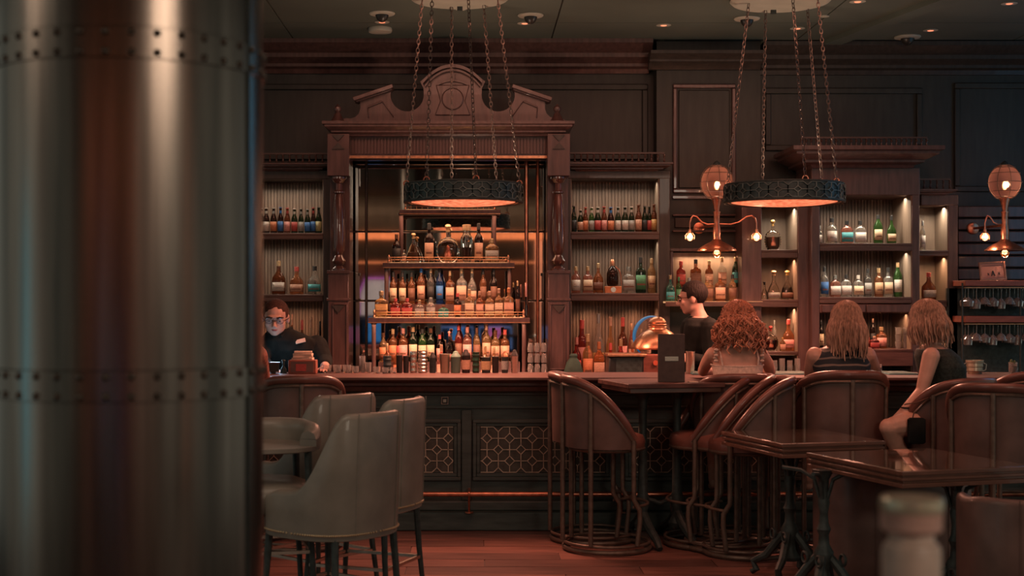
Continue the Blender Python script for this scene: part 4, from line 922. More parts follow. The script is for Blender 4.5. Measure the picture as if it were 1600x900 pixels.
t = thing('framed_certificate', 'small leaning framed peach certificate with a letter A on the glass rack', 'picture frame', (x, d, z0))
Mx = Matrix.Translation((x, d, z0+.002)) @ Matrix.Rotation(RD(-3), 4, 'Y') @ Matrix.Rotation(RD(-8), 4, 'X')
def fm_(mb): return mb.xf(Mx)
hw, hh = .108, .155
obj('frame', fm_(MB().box(-hw,hw,0,.015,0,.012).box(-hw,hw,0,.015,hh-.012,hh).box(-hw,-hw+.012,0,.015,.012,hh-.012).box(hw-.012,hw,0,.015,.012,hh-.012)), M['copper'], t)
pg = obj('sheet', fm_(MB().box(-hw+.01,hw-.01,.006,.012,.01,hh-.01)), mat('peach_sheet', (.52,.24,.17), .6, var=.08), t)
obj('border_line', fm_(MB().box(-.085,.085,.0045,.006,hh-.034,hh-.031).box(-.085,.085,.0045,.006,.022,.024)), M['brown' if False else 'dark'], pg)
lt = MB(); lt.bar((-.013,.004,.036),(0,.004,.078),.0035).bar((.013,.004,.036),(0,.004,.078),.0035).bar((-.008,.004,.050),(.008,.004,.050),.0025)
for s_ in (-1, 1): lt.bar((s_*.045,.004,.045),(s_*.045+.012,.004,.062),.002).bar((s_*.045+.012,.004,.045),(s_*.045,.004,.062),.002)
obj('lettering', fm_(lt), M['dark'], pg)

# ================================================================ LAMPS
def chain(p, q, parent, link=.044, r=.0030):
    p = Vector(p); q = Vector(q); L = (q-p).length; n = max(2, int(L/(link*.72))); mb = MB()
    one = MB()
    pts = []
    for k in range(10):
        a = 2*pi*k/10; pts.append((cos(a)*link*.26, 0, sin(a)*link*.5))
    one.tube(pts, r, 5, closed=True)
    rot = (q-p).to_track_quat('Z', 'Y').to_matrix().to_4x4()
    for i in range(n):
        c = p + (q-p)*((i+.5)/n)
        Mx = Matrix.Translation(c) @ rot @ Matrix.Rotation(RD(90*(i % 2)+18), 4, 'Z')
        mb.add([tuple(Mx @ Vector(v)) for v in one.v], one.f)
    o = obj('chain', mb, M['chain'], parent); o['kind'] = 'stuff'; return o
def ring_lamp(pxc, label, d=10.02, tops=(), bots=(), can=None):
    xc = wx(pxc, d); r = 92*d/FP; zb, zt = wz(316, d), wz(289, d)
    t = thing('ring_chandelier', label, 'chandelier', (xc, d, zb), 'round ring chandeliers over the bar')
    h = zt-zb
    band = obj('band', MB().lathe([(r-.03, 0), (r-.004, 0), (r-.004, h), (r-.012, h), (r-.012, .01), (r-.03, .01)], (xc, d, zb), 64), M['lampband'], t)
    lp = MB().torus((xc, d, zb), r-.002, .011, 64, 6).torus((xc, d, zt), r-.006, .008, 64, 6)
    obj('rim', lp, M['iron'], t)
    # octagon fretwork around the band
    fw = MB(); n = 20; cw = 2*pi/n
    def pt(a, z, rr=r+.004): return (xc+cos(a)*rr, d+sin(a)*rr, zb+h*.5+z)
    hh = h*.42; hw = cw/2
    for i in range(n):
        a0 = i*cw
        o = [(-.55,1),(.55,1),(1,.55),(1,-.55),(.55,-1),(-.55,-1),(-1,-.55),(-1,.55)]
        segs = [(o[k], o[(k+1) % 8]) for k in range(8)]
        dm = [(0,.4),(.4,0),(0,-.4),(-.4,0)]; segs += [(dm[k], dm[(k+1) % 4]) for k in range(4)]
        segs += [((0,.4),(0,1)), ((.4,0),(1,0)), ((0,-.4),(0,-1)), ((-.4,0),(-1,0))]
        for p, q in segs: fw.bar(pt(a0+p[0]*hw, p[1]*hh), pt(a0+q[0]*hw, q[1]*hh), .0028)
    alias(obj('fretwork', fw, mat('fretwork_metal', (.12,.15,.14), .45, .4), band, smooth=0), 'raised octagon fretwork')
    df = obj('diffuser', MB().lathe([(r-.028, -.004), (r*.7, -.022), (r*.35, -.034), (0, -.038)], (xc, d, zb+.008), 48), M['ember'], t)
    obj('inner_ring', MB().torus((xc, d, zb+.002), r-.028, .006, 48, 6), M['brass'], t)
    for k, (bx, by, tx, ty) in enumerate(zip([b[0] for b in bots], [b[1] for b in bots], [a[0] for a in tops], [a[1] for a in tops])):
        p = (xc+bx*r*.97, d+by*r*.97, zt+.03); q = (xc+tx, d+ty, CZ-.03)
        obj('ring_bolt', MB().torus((p[0], p[1], zt+.012), .020, .005, 12, 6, axis='y'), M['copper'], t)
        chain(p, q, t)
    cx = wx(can, d) if can else xc
    cn = obj('ceiling_rose', MB().lathe([(.36, -.0), (.37, -.012), (.35, -.03), (.32, -.036), (.30, -.030), (0, -.028)], (cx, d, CZ), 48), M['white'], t)
    obj('hook_plate', MB().box(cx-.02, cx+.02, d+.24, d+.26, CZ-.06, CZ-.03), M['iron'], cn)
    a = area('lamp_glow', (xc, d, zb-.05), r*1.7, 62, (1.0, .39, .25), disk=True, spread=150)
    spot('lamp_up_glow', (xc, d, zt-.03), 32, (1.0, .70, .50), 165, .10, rot=(RD(180), 0, 0))
    return t
hex6 = [(-1,.05),(-.62,-.75),(-.22,.95),(.22,-.97),(.60,.78),(.98,.0)]
s_ = [(-.27,.02),(-.19,-.2),(-.06,.26),(.065,-.27),(.18,.2),(.28,.02)]
ring_lamp(724, 'round iron ring chandelier glowing orange beneath, hanging before the mirror', tops=[(a*1.0-.03, b) for a, b in s_], bots=hex6, can=718)
hex6b = [(-.98,.0),(-.18,.95),(.14,-.97),(.80,-.45),(.8,.5)]
s2 = [(-.255,.02),(-.08,.26),(.0,-.27),(.21,-.15),(.22,.2)]
ring_lamp(1225, 'round iron ring chandelier glowing orange beneath, hanging right over the bar stools', tops=s2, bots=hex6b, can=1220, d=10.14)

def sconce(pxc, label, dx=0, arms=(1078, 1182), d=11.40, hide=False):
    x = wx(pxc, d); t = thing('wall_sconce', label, 'lamp', (x, d, wz(380,d)), 'brass wall lamps with caged globes')
    zc = wz(285, d); R_ = 26*d/FP
    gl = obj('globe', MB().ell((x, d, zc), R_*.94, R_*.94, R_*1.02, 24, 14), M['amberglobe'], t, smooth=80)
    cg = MB()
    for k in range(4):
        a = pi*k/4; cg.tube([(x+cos(a)*R_*sin(RD(b)), d+sin(a)*R_*sin(RD(b)), zc+R_*1.08*cos(RD(b))) for b in range(0, 360, 15)], .003, 5, closed=True)
    for b in (35, 60, 90, 120, 145): cg.torus((x, d, zc+R_*1.08*cos(RD(b))), R_*sin(RD(b))*1.01, .0028, 24, 5)
    obj('cage', cg, M['tube'], t)
    obj('globe_cap', MB().lathe([(.035, 0), (.03, .015), (.012, .03), (0, .035)], (x, d, zc+R_*1.05), 14), M['iron'], t)
    b = obj('bulb', MB().lathe([(.008,0),(.018,.02),(.020,.04),(.012,.065),(0,.072)], (x, d, zc-.06), 12), M['bulb'], t)
    point('sconce_bulb', (x, d-.03, zc-.02), 2.2, AMB, .02)
    z1 = zc-R_*1.0; zs = wz(376, d)
    obj('stem', MB().lathe([(.045,z1-zs+.01),(.040,z1-zs-.01),(.026,z1-zs-.06),(.020,z1-zs-.10),(.030,z1-zs-.103),(.030,z1-zs-.112),(.026,z1-zs-.12),(.024,.14),(.030,.10),(.034,.06),(.030,.03),(.036,.0)], (x, d, zs), 18), M['copper'], t)
    zsh = wz(392, d); sr = 31*d/FP
    obj('bell_shade', MB().lathe([(.034, zs-zsh+.01),(.045, zs-zsh-.005),(.075,zs-zsh-.02),(sr*.72,.04),(sr*.95,.012),(sr,0),(sr*.96,.002),(sr*.7,.03),(.07,zs-zsh-.03)], (x, d, zsh), 32), M['copper'], t)
    lb = obj('lower_bulb', MB().lathe([(.010,.0),(.024,-.02),(.022,-.035),(0,-.046)], (x, d, zsh+.012), 14), M['bulb'], t)
    kg = MB()
    for k in range(4): a = pi*k/4+.3; kg.tube([(x+cos(a)*.034*sin(RD(c)), d+sin(a)*.034*sin(RD(c)), zsh-.01+.045*cos(RD(c))) for c in range(90, 271, 15)], .002, 5)
    kg.torus((x, d, zsh-.012), .034, .0025, 16, 5); obj('bulb_guard', kg, M['brass'], lb)
    spot('sconce_down', (x, d-.01, zsh-.04), 12, AMB, 140, .02)
    # wall plate, arm to the wall and curved side arms with small bulbs
    zp = wz(352, d)
    wl_d = 11.8 if pxc < 1300 else 11.9
    pl = obj('wall_plate', MB().lathe([(.05, 0), (.052, -.01), (.04, -.018), (.045, -.022), (.02, -.03)], (x-.085, wl_d, zp), 20, axis='y'), M['copper'], t)
    obj('wall_arm', MB().tube([(x-.085, wl_d-.02, zp), (x-.06, wl_d-.1, zp), (x, d, zp)], .011, 8), M['copper'], t)
    for a in arms:
        ax = wx(a, d); sgn = 1 if ax > x else -1
        za = wz(350, d); zt_ = wz(337, d); zb_ = wz(358, d); L = abs(ax-x)
        pts = [(x+sgn*.02, d, za), (x+sgn*L*.35, d, za-.002), (x+sgn*L*.55, d, za+.015), (x+sgn*L*.75, d, zt_-.008), (x+sgn*L*.88, d, zt_), (ax-sgn*.012, d, zt_-.02), (ax, d, zt_-.06), (ax, d, zb_)]
        am = obj('side_arm', MB().tube(pts, .006, 8), M['copper'], t)
        obj('socket', MB().lathe([(.012, .0),(.014,-.02),(.020,-.03),(.022,-.034)], (ax, d, zb_), 12), M['brass'], am)
        obj('small_bulb', MB().lathe([(.010,0),(.026,-.025),(.028,-.04),(.016,-.06),(0,-.066)], (ax, d, zb_-.032), 14), M['bulb'], am)
        g = MB().torus((ax, d, zb_-.085), .036, .003, 16, 5).torus((ax, d, zb_-.05), .040, .002, 16, 5)
        for k in range(6): c = pi*k/3; g.tube([(ax+cos(c)*.022, d+sin(c)*.022, zb_-.032), (ax+cos(c)*.040, d+sin(c)*.040, zb_-.055), (ax+cos(c)*.036, d+sin(c)*.036, zb_-.087)], .0018, 5)
        obj('cage', g, M['copper'], am)
        point('small_bulb', (ax, d-.05, zb_-.07), 1.5, AMB, .02)
    return t
sconce(1120, 'brass wall lamp with caged globe and bell shade, partly behind right chandelier')
sconce(1570, 'brass wall lamp with caged globe at the right edge above the certificate', arms=(1539,))

# ================================================================ CEILING FITTINGS
def dome_cam(px, py, w_, label, s=1):
    d = (CZ-EH)*FP/(HY-py); x = wx(px, d); r = w_*d/FP/2
    t = thing('ceiling_camera', label, 'camera', (x, d, CZ), 'dome cameras on the ceiling')
    obj('mount', MB().lathe([(r, 0), (r*1.02, -.006), (r*.95, -.014), (r*.7, -.018)], (x, d, CZ), 28), M['white'], t)
    obj('dome', MB().lathe([(r*.52, -.014), (r*.50, -.03), (r*.38, -.055), (r*.2, -.07), (0, -.075)], (x, d, CZ), 20), M['plastic'], t)
    obj('lens_ring', MB().torus((x, d-r*.25, CZ-.045), r*.16, .004, 12, 5, axis='y'), M['steel'], t)
dome_cam(597, 20, 40, 'white rimmed dome camera above the flat disc, left of the first chandelier chains')
dome_cam(829, 23, 40, 'white rimmed dome camera right of the first chandelier chains')
dome_cam(1167, 28, 40, 'white rimmed dome camera behind the right chandelier chains')
dome_cam(1418, 57, 40, 'dark dome camera at the far right of the ceiling')
d = (CZ-EH)*FP/(HY-44); x = wx(594, d)
t = thing('ceiling_speaker', 'plain cream disc fixed under the ceiling below a dome camera', 'speaker', (x, d, CZ))
obj('drum', MB().lathe([(.095, 0), (.098, -.02), (.092, -.034), (.05, -.040), (0, -.041)], (x, d, CZ), 28), M['white'], t)
for px, py, lab in ((597,34,'small lit downlight between dome camera and cream disc'), (820,36,'small lit downlight below the second dome camera'), (1037,39,'small lit downlight left of the right chandelier chains'), (1246,44,'small lit downlight between the right chandelier chains'),
                    (1340,2,'small lit downlight at top edge right of the chandelier rose'), (1454,47,'small lit downlight right of the dark dome camera'), (1577,5,'small lit downlight in the upper right corner')):
    d = (CZ-EH)*FP/(HY-py); x = wx(px, d)
    t = thing('ceiling_downlight', lab, 'ceiling light', (x, d, CZ), 'small downlights in the ceiling')
    obj('trim_ring', MB().lathe([(.058, 0), (.060, -.004), (.030, -.006), (.026, -.002)], (x, d, CZ), 24), M['white'], t)
    obj('lamp', MB().lathe([(.026, -.003), (.02, -.008), (0, -.009)], (x, d, CZ), 14), mat('orange_spot', (1,.4,.25), .4, emit=(1,.26,.13), es=1.2), t)
for px, py, lab in ((720, 14, 'tiny pale sensor disc between the first chandelier chains'), (1288, 25, 'tiny pale sensor disc right of the second chandelier chains')):
    d = (CZ-EH)*FP/(HY-py); x = wx(px, d)
    t = thing('ceiling_sensor', lab, 'sensor', (x, d, CZ)); obj('disc', MB().lathe([(.038, 0), (.038, -.006), (0, -.01)], (x, d, CZ), 20), M['white'], t)

# ================================================================ THE BIG METAL COLUMN
cd = 3.15; cxx = wx(205, cd); cr_ = .298
colm = thing('metal_column', 'huge riveted sheen-streaked metal column filling the left foreground', 'column', (cxx, cd, 0))
prof = [(cr_, 0)]
zb1, zb2 = wz(605, cd-cr_), wz(64, cd-cr_)
for zc in (zb1, zb2): prof += [(cr_, zc-.034), (cr_+.003, zc-.032), (cr_+.003, zc+.032), (cr_, zc+.034)]
prof += [(cr_, CZ)]
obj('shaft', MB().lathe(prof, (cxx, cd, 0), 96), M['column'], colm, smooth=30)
rv = mesh_of('rivet', MB().lathe([(.0085, 0), (.0080, .003), (.0055, .0055), (0, .0068)], n=10)); rv.materials.append(mat('rivet_metal', (.10,.075,.06), .4, .8))
for zc in (zb1, zb2):
    for dz in (-.0205, .0205):
        for k in range(36):
            a = RD(k*10+4-90)
            o = obj('rivet', rv, None, colm); o.location = (cos(a)*(cr_+.0025), sin(a)*(cr_+.0025), zc+dz); o.rotation_euler = (0, RD(90), a)
st = MB()
a = RD(-90+71); st.bar((cxx+cos(a)*cr_, cd+sin(a)*cr_, 0), (cxx+cos(a)*cr_, cd+sin(a)*cr_, CZ), .004)
obj('seam_strip', st, M['iron'], colm)

# ================================================================ GAMING MACHINES AROUND THE ROOM (seen in mirror and column)
def machine(x, y, c1, c2, label, z0, z1, top=False, e=.5):
    t = thing('gaming_machine', label, 'gaming machine', (x, y, 0), 'gaming machines reflected in the mirror'); T = Matrix.Translation((x, y, 0)) @ Matrix.Rotation(pi, 4, 'Z')
    obj('cabinet', MB().box(-.36,.36,-.3,.3,0,z1+.05).box(-.36,.36,-.5,-.3,0,z0-.1).xf(T), M['plastic'], t, bevel=.02)
    obj('screen', MB().box(-.15,.15,-.315,-.3,z0,z1).xf(T), mat('machine_screen', c1, .3, var=.6, scale=6, emit=c1, es=e), t)
    if top:
        obj('topper', MB().prism([(-.30,z1+.05),(.30,z1+.05),(.30,z1+.5),(.18,z1+.78),(-.30,z1+.78)], 'y', -.1, .1).xf(T), mat('machine_topper', c2, .3, var=.5, scale=5, emit=c2, es=e), t)
    ng = MB().tube([(-.33,-.32,z0-.1),(-.33,-.32,z1),(.33,-.32,z1),(.33,-.32,z0-.1)] if not top else [(.34,-.12,z1+.05),(.34,-.12,z1+.5),(.20,-.12,z1+.82),(-.34,-.12,z1+.82)], .016, 8).xf(T)
    obj('neon_trim', ng, mat('neon_tube', (.8,.2,.9), .3, emit=(.75,.16,.85) if top else (.10,.35,.8), es=e*1.2), t)
BL, PK, WT, CY = (.06,.30,.80), (.75,.18,.55), (.75,.62,.60), (.10,.55,.65)
for x, y, a, b, z0, z1, tp, lb in ((-2.05,-5.2,BL,WT,.75,1.25,True,'gaming machine with white topper edged in pink neon, leftmost in mirror'), (-1.2,-5.4,CY,BL,.6,1.05,False,'low gaming machine with cyan screen, second from left in mirror'),
      (-.35,-5.3,BL,BL,.65,1.05,False,'low gaming machine with deep blue screen, third from left in mirror'), (.45,-5.4,PK,PK,.7,1.05,False,'low gaming machine with pink screen, rightmost in mirror')):
    machine(x, y, a, b, lb, z0, z1, tp)
def streak_panel(name, x0, y0, x1, y1, z0, z1, c, e, label):
    t = thing(name, label, 'light panel', ((x0+x1)/2, (y0+y1)/2, z0)); dv = Vector((x1-x0, y1-y0, 0)); n_ = Vector((-dv.y, dv.x, 0)).normalized()*.04
    vs = []
    for z in (z0, z1):
        for p in ((x0,y0),(x1,y1)): vs += [(p[0]-n_.x, p[1]-n_.y, z), (p[0]+n_.x, p[1]+n_.y, z)]
    obj('panel', MB().add(vs, [(0,1,3,2),(4,6,7,5),(0,2,6,4),(1,5,7,3),(0,4,5,1),(2,3,7,6)]), mat('reflection_glow', c, .4, emit=c, es=e), t)
    obj('frame_post', MB().cyl((x0, y0, 0), .03, z1, 8).cyl((x1, y1, 0), .03, z1, 8), M['iron'], t)
# tall glowing panels added outside the view to put streaks on the column
streak_panel('reflection_panel', 5.6, 9.5, 5.6, 10.7, 1.8, 3.7, (.04,.28,.52), 2.0, 'added unseen blue panel beside the bar, reflected on the column edge')
streak_panel('reflection_panel', -5.5, 1.9, -5.5, 2.6, .6, 2.1, (.08,.32,.42), 1.3, 'added unseen teal panel left of the column, reflected on its left side')
streak_panel('reflection_panel', -5.5, .5, -5.5, .8, .5, 3.3, (.5,.42,.38), .3, 'added unseen pale panel left of the column, reflected on its left side')
streak_panel('reflection_panel', 1.42, -3.2, 3.1, -3.2, .3, 3.5, (.75,.56,.46), .24, 'added unseen wide cream panel behind the viewer, reflected down the column middle')
streak_panel('reflection_panel', -4.2, -3.2, -3.8, -3.2, .5, 3.5, (.75,.40,.25), .30, 'added unseen narrow amber panel behind the viewer, reflected on the column')
streak_panel('reflection_panel', 5.2, -.6, 5.2, .2, .5, 3.4, (.65,.33,.22), .3, 'added unseen amber panel right of the viewer, reflected on the column')

# ================================================================ BAR STOOLS
def make_stool(label, sc=1.0, group='tub backed bar stools'):
    t = thing('bar_stool', label, 'bar stool', (0, 0, 0), group)
    R_ = .275; PH = 122
    def rail(ph, off=0.0, dz=0.0):
        f = (1-cos(RD(ph)))/2/((1-cos(RD(PH)))/2)
        z = 1.10-.37*f**1.9
        return Vector((-(R_+off)*cos(RD(ph)), (R_+off)*sin(RD(ph)), z+dz))
    phs = [-PH+2*PH*i/36 for i in range(37)]
    rl = MB().tube([rail(p) for p in phs], [.031*(1 if abs(p) < PH-8 else .8) for p in phs], 12, flat=.85)
    obj('padded_rail', rl, M['redlea'], t, smooth=60)
    obj('metal_rail', MB().tube([rail(p, .006, -.036) for p in phs], .010, 8, flat=1.4), M['tube'], t)
    pn = MB(); vs = []; ps = [-PH+3+2*(PH-3)*i/30 for i in range(31)]
    for off, in ((.004,), (-.022,)):
        for p in ps:
            q = rail(p, off, -.045); zb = .665
            vs.append((q.x, q.y, q.z)); vs.append((q.x*.97, q.y*.97, min(zb, q.z-.01)))
    n = len(ps); f = []
    for i in range(n-1):
        a = i*2; b = (n+i)*2
        f += [(a, a+2, a+3, a+1), (b, b+1, b+3, b+2), (a, b, b+2, a+2), (a+1, a+3, b+3, b+1)]
    f += [(0, 1, 2*n+1, 2*n), (2*n-2, 4*n-2, 4*n-1, 2*n-1)]
    obj('back_panel', pn.add(vs, f), M['brownlea'], t, smooth=60)
    obj('seat', MB().lathe([(.20, .66), (.243, .665), (.248, .70), (.235, .735), (.18, .752), (0, .757)], n=28), M['redlea'], t, smooth=60)
    obj('seat_frame', MB().torus((0, 0, .655), .235, .014, 28, 8), M['tube'], t)
    for ph in (-PH+3, -62, 0, 62, PH-3):
        p = rail(ph, .010, -.03)
        if abs(ph) < 90: pts = [p, (p.x, p.y, .4), (p.x, p.y, .06)]
        else:
            k = .88; pts = [p, (p.x, p.y, .42), (p.x, p.y, .35), (p.x*1.02+.035, p.y*.96, .285), (p.x*1.02+.038, p.y*.96, .22), (p.x*1.02+.02, p.y*.96, .06)]
        obj('leg', MB().tube(pts, .0155, 8), M['tube'], t, smooth=60)
    obj('base_ring', MB().torus((0, 0, .02), .275, .016, 36, 8).torus((0, 0, .055), .275, .010, 36, 8), M['tube'], t)
    obj('foot_rest', MB().tube([(.262*cos(RD(a)), .262*sin(RD(a)), .30) for a in range(-58, 59, 6)], .010, 8), M['tube'], t)
    t.scale = (sc, sc, sc); return t
st0 = None
def stool(px, d, yaw, label, sc=1.0):      # yaw 0 = facing right
    global st0
    if st0 is None: st0 = make_stool(label); o = st0
    else: o = copy_tree(st0); o['label'] = label
    o.location = (wx(px, d), d, 0); o.rotation_euler = (0, 0, RD(yaw)); o.scale = (sc, sc, sc); return o
stool(948, 8.90, 2, 'bar stool left of the high table, nearer of the pair there, seen from its side')
stool(926, 9.24, -6, 'bar stool left of the high table, farther of the pair there, nearest the bar')
stool(1168, 8.72, 176, 'bar stool right of the high table, nearest of the overlapping three')
stool(1138, 8.92, 184, 'bar stool right of the high table, middle of the overlapping three')
stool(1104, 9.06, 184, 'bar stool right of the high table, farthest of the overlapping three', .99)
stool(1150, 9.20, 90, 'bar stool carrying the curly haired woman in pale top')
stool(1310, 8.85, 92, 'bar stool carrying the straight haired woman in striped top', 1.035)
stool(1478, 8.70, 118, 'bar stool carrying the woman turned left, right of the dark gap', 1.0)
stool(1562, 8.15, 62, 'bar stool with pale post at the far right, nearest the right edge', 1.0)
stool(1600, 9.1, 100, 'empty bar stool behind the far right stools, against the bar', 1.02)
stool(468, 9.0, 100, 'bar stool behind the round grey armrest, under the leaning bartender', 1.0)

# ================================================================ TUB CHAIRS
def sm(x): x = max(0, min(1, x)); return x*x*(3-2*x)
def tub(label, loc, yaw, cat, matr, W=.66, D=.64, z0=.47, top=1.10, arm=.80, ph0=52, ph1=88, PH=126, th=.055, lean=.10, nails=True, legs=.47, name='tub_chair', group=None, seatz=.66):
    t = thing(name, label, cat, loc, group)
    T = Matrix.Translation(loc) @ Matrix.Rotation(RD(yaw), 4, 'Z')
    rx, ry = D/2, W/2; n = 44; vs = []; ring = 0; m = MB()
    def pos(ph, z, off):
        c, s_ = cos(RD(ph)), sin(RD(ph)); e = 2/2.7
        k = 1+lean*(z-z0)*(1 if c > 0 else .3)
        X = -math.copysign(abs(c)**e, c)*(rx+off)*k; Y = math.copysign(abs(s_)**e, s_)*(ry+off)*(1+lean*.2*(z-z0))
        return Vector((X, Y, z))
    for i in range(n+1):
        ph = -PH+2*PH*i/n; a = abs(ph); zt = arm+(top-arm)*(1-sm((a-ph0)/(ph1-ph0)))-.03*sm((a-100)/26)
        prof = [(0, z0), (0, z0+(zt-z0)*.5), (0, zt-th*.5), (-th*.14, zt-th*.14), (-th*.5, zt), (-th*.86, zt-th*.14), (-th, zt-th*.5), (-th, z0+(zt-z0)*.5), (-th, z0)]
        ring = len(prof)
        vs += [pos(ph, z, o) for o, z in prof]
    f = [(i*ring+k, (i+1)*ring+k, (i+1)*ring+(k+1) % ring, i*ring+(k+1) % ring) for i in range(n) for k in range(ring)]
    f += [tuple(range(ring)), tuple(n*ring+k for k in range(ring-1, -1, -1))]
    obj('shell', m.add(vs, f).xf(T), matr, t, smooth=70)
    se = MB()
    for sgn in (-22, 22):
        se.tube([pos(sgn, z0+(top-z0)*k/10, .002) for k in range(11)], .003, 5)
    obj('back_seam', se.xf(T), matr, t)
    cs = MB(); e = 2.7
    cs.lathe([(.80, seatz-.15), (.86, seatz-.13), (.88, seatz-.06), (.86, seatz-.02), (.7, seatz), (0, seatz+.01)], n=36, sq=2.7)
    for i in range(len(cs.v)): x, y, z = cs.v[i]; cs.v[i] = (x*rx*.98+.01, y*ry*.98, z)
    obj('seat_cushion', cs.xf(T), matr, t, smooth=60)
    fr = MB().lathe([(.96, z0-.02), (.99, z0-.015), (.99, z0+.005), (.9, z0+.005)], n=36, sq=2.7)
    for i in range(len(fr.v)): x, y, z = fr.v[i]; fr.v[i] = (x*rx, y*ry, z)
    obj('base_frame', fr.xf(T), matr, t)
    if nails:
        nl = MB()
        for i in range(110):
            ph = -PH+2*PH*i/109; nl.ell(pos(ph, z0+.012, .003), .0055, .0055, .0055, 6, 4)
        no = obj('nailhead_trim', nl.xf(T), mat('nail_brass', (.50,.36,.22), .35, .7), t); no['kind'] = 'stuff'
    if legs:
        for sx in (-1, 1):
            for sy in (-1, 1):
                x, y = sx*rx*.72, sy*ry*.72
                obj('leg', MB().tube([(x, y, z0-.01), (x*1.06, y*1.06, z0*.5), (x*1.16, y*1.16, 0)], [.019, .016, .013], 8).xf(T), M['iron'], t)
        fz = z0*.42; k = 1.08
        fr = MB()
        c4 = [(-rx*.72*k, -ry*.72*k), (rx*.72*k, -ry*.72*k), (rx*.72*k, ry*.72*k), (-rx*.72*k, ry*.72*k)]
        for i in range(4): fr.bar((*c4[i], fz), (*c4[(i+1) % 4], fz), .008)
        obj('foot_rest', fr.xf(T), M['steel'], t)
    return t
tub('grey leather tub chair with nailhead trim, front one showing its whole back', (wx(518, 6.75), 6.75, 0), 143, 'chair', M['greylea'], W=.58, D=.60, lean=.14, top=1.07, ph0=34, ph1=92, arm=.70, z0=.49)
tub('grey leather tub chair whose narrow back shows right behind the front chair', (wx(570, 7.35), 7.35, 0), 158, 'chair', M['greylea'], W=.56, D=.58, z0=.52, top=1.09, lean=.12, ph0=40, ph1=92, arm=.72)
tub('grey leather tub chair behind the front chair, its slope facing the bar', (wx(490, 7.75), 7.75, 0), 138, 'chair', M['greylea'], W=.62, D=.60, top=1.09, lean=.14, ph0=34, ph1=92, arm=.72)
tub('grey leather tub chair with low round arm, cut by the column', (wx(400, 6.95), 6.95, 0), -75, 'chair', M['greylea'], W=.64, D=.62, top=.99, arm=.985, th=.085, z0=.875, seatz=.70, legs=.6, nails=False, lean=.05)
# low brown leather chairs at the right tables
tub('brown leather armchair behind the near low table, its back toward us', (wx(1392, 7.75), 7.75, 0), 95, 'armchair', M['brownlea'], W=.84, D=.62, z0=.08, top=.70, arm=.68, seatz=.42, nails=False, legs=0, lean=.05)
tub('brown leather armchair at lower right corner, beside the near low table', (wx(1640, 6.35), 6.35, 0), 80, 'armchair', M['brownlea'], W=.80, D=.66, z0=.08, top=.72, arm=.70, seatz=.42, nails=False, legs=0, lean=.05)

# ================================================================ TABLES
def iron_base(parent, x, y, h, rot, foot=.30):
    T = Matrix.Translation((x, y, 0)) @ Matrix.Rotation(RD(rot), 4, 'Z')
    prof = [(.055,.0),(.06,.02),(.035,.06),(.030,.10),(.048,.14),(.052,.18),(.030,.22),(.026,.27),(.038,.30),(.026,.33),(.022,.5*h+.1),(.032,h-.22),(.022,h-.19),(.028,h-.10),(.05,h-.06),(.06,h-.05)]
    obj('column', MB().lathe([(r, z+.10 if z < .4 else z) for r, z in prof], n=14).xf(T), M['iron'], parent)
    for k in range(4):
        a = pi/2*k+pi/4; c, s_ = cos(a), sin(a)
        m = MB().tube([(c*.03, s_*.03, .26), (c*.08, s_*.08, .20), (c*.14, s_*.14, .12), (c*.22, s_*.22, .075), (c*foot, s_*foot, .03), (c*(foot+.03), s_*(foot+.03), .012)], [.022,.026,.024,.020,.022,.016], 8)
        m.torus((c*.10, s_*.10, .245), .028, .008, 12, 6, axis='x', sx=1)
        obj('foot', m.xf(T), M['iron'], parent)
    sp = MB()
    for k in range(4):
        a = pi/2*k+pi/4; c, s_ = cos(a), sin(a); sp.tube([(c*.02, s_*.02, h-.20), (c*.05, s_*.05, h-.10), (c*.12, s_*.12, h-.06), (c*.22, s_*.22, h-.05)], .011, 6)
    obj('top_bracket', sp.xf(T), M['iron'], parent)
def low_table(label, corner, rot, wd, dp, h, name='low_table', group=None, bases=()):
    # corner: near left corner of the top in plan
    c, s_ = cos(RD(rot)), sin(RD(rot)); x0, y0 = corner
    cx, cy = x0+c*wd/2-s_*dp/2, y0+s_*wd/2+c*dp/2
    t = thing(name, label, 'table', (cx, cy, 0), group)
    T = Matrix.Translation((cx, cy, 0)) @ Matrix.Rotation(RD(rot), 4, 'Z'); a, b = wd/2, dp/2
    obj('table_top', MB().box(-a+.012, a-.012, -b+.012, b-.012, h-.012, h).xf(T), M['tabtop'], t, bevel=.003)
    e = MB()
    for o, z0, z1 in ((0, h-.022, h-.002), (.010, h-.034, h-.022), (.004, h-.048, h-.034), (.016, h-.062, h-.048), (.002, h-.082, h-.062)):
        A, B = a-o, b-o; i = .05
        for bx in ((-A, A, -B, -B+i), (-A, A, B-i, B), (-A, -A+i, -B+i, B-i), (A-i, A, -B+i, B-i)): e.box(*bx, z0, z1)
    obj('moulded_edge', e.xf(T), M['tabedge'], t, bevel=.002)
    for px, d in bases: iron_base(t, wx(px, d), d, h-.02, rot, foot=.20)
    return t
low_table('square low table with moulded edge and iron foot, farther of the two right tables', (wx(1222, 7.62), 7.62), 15, .645, .78, .81, bases=((1234, 7.98),), group='low polished tables with iron feet')
low_table('square low table with reflections on its top, nearer of the two right tables', (wx(1410, 6.60), 6.60), 17, .765, .88, .783, bases=((1287, 7.25), (1494, 6.90)), group='low polished tables with iron feet')
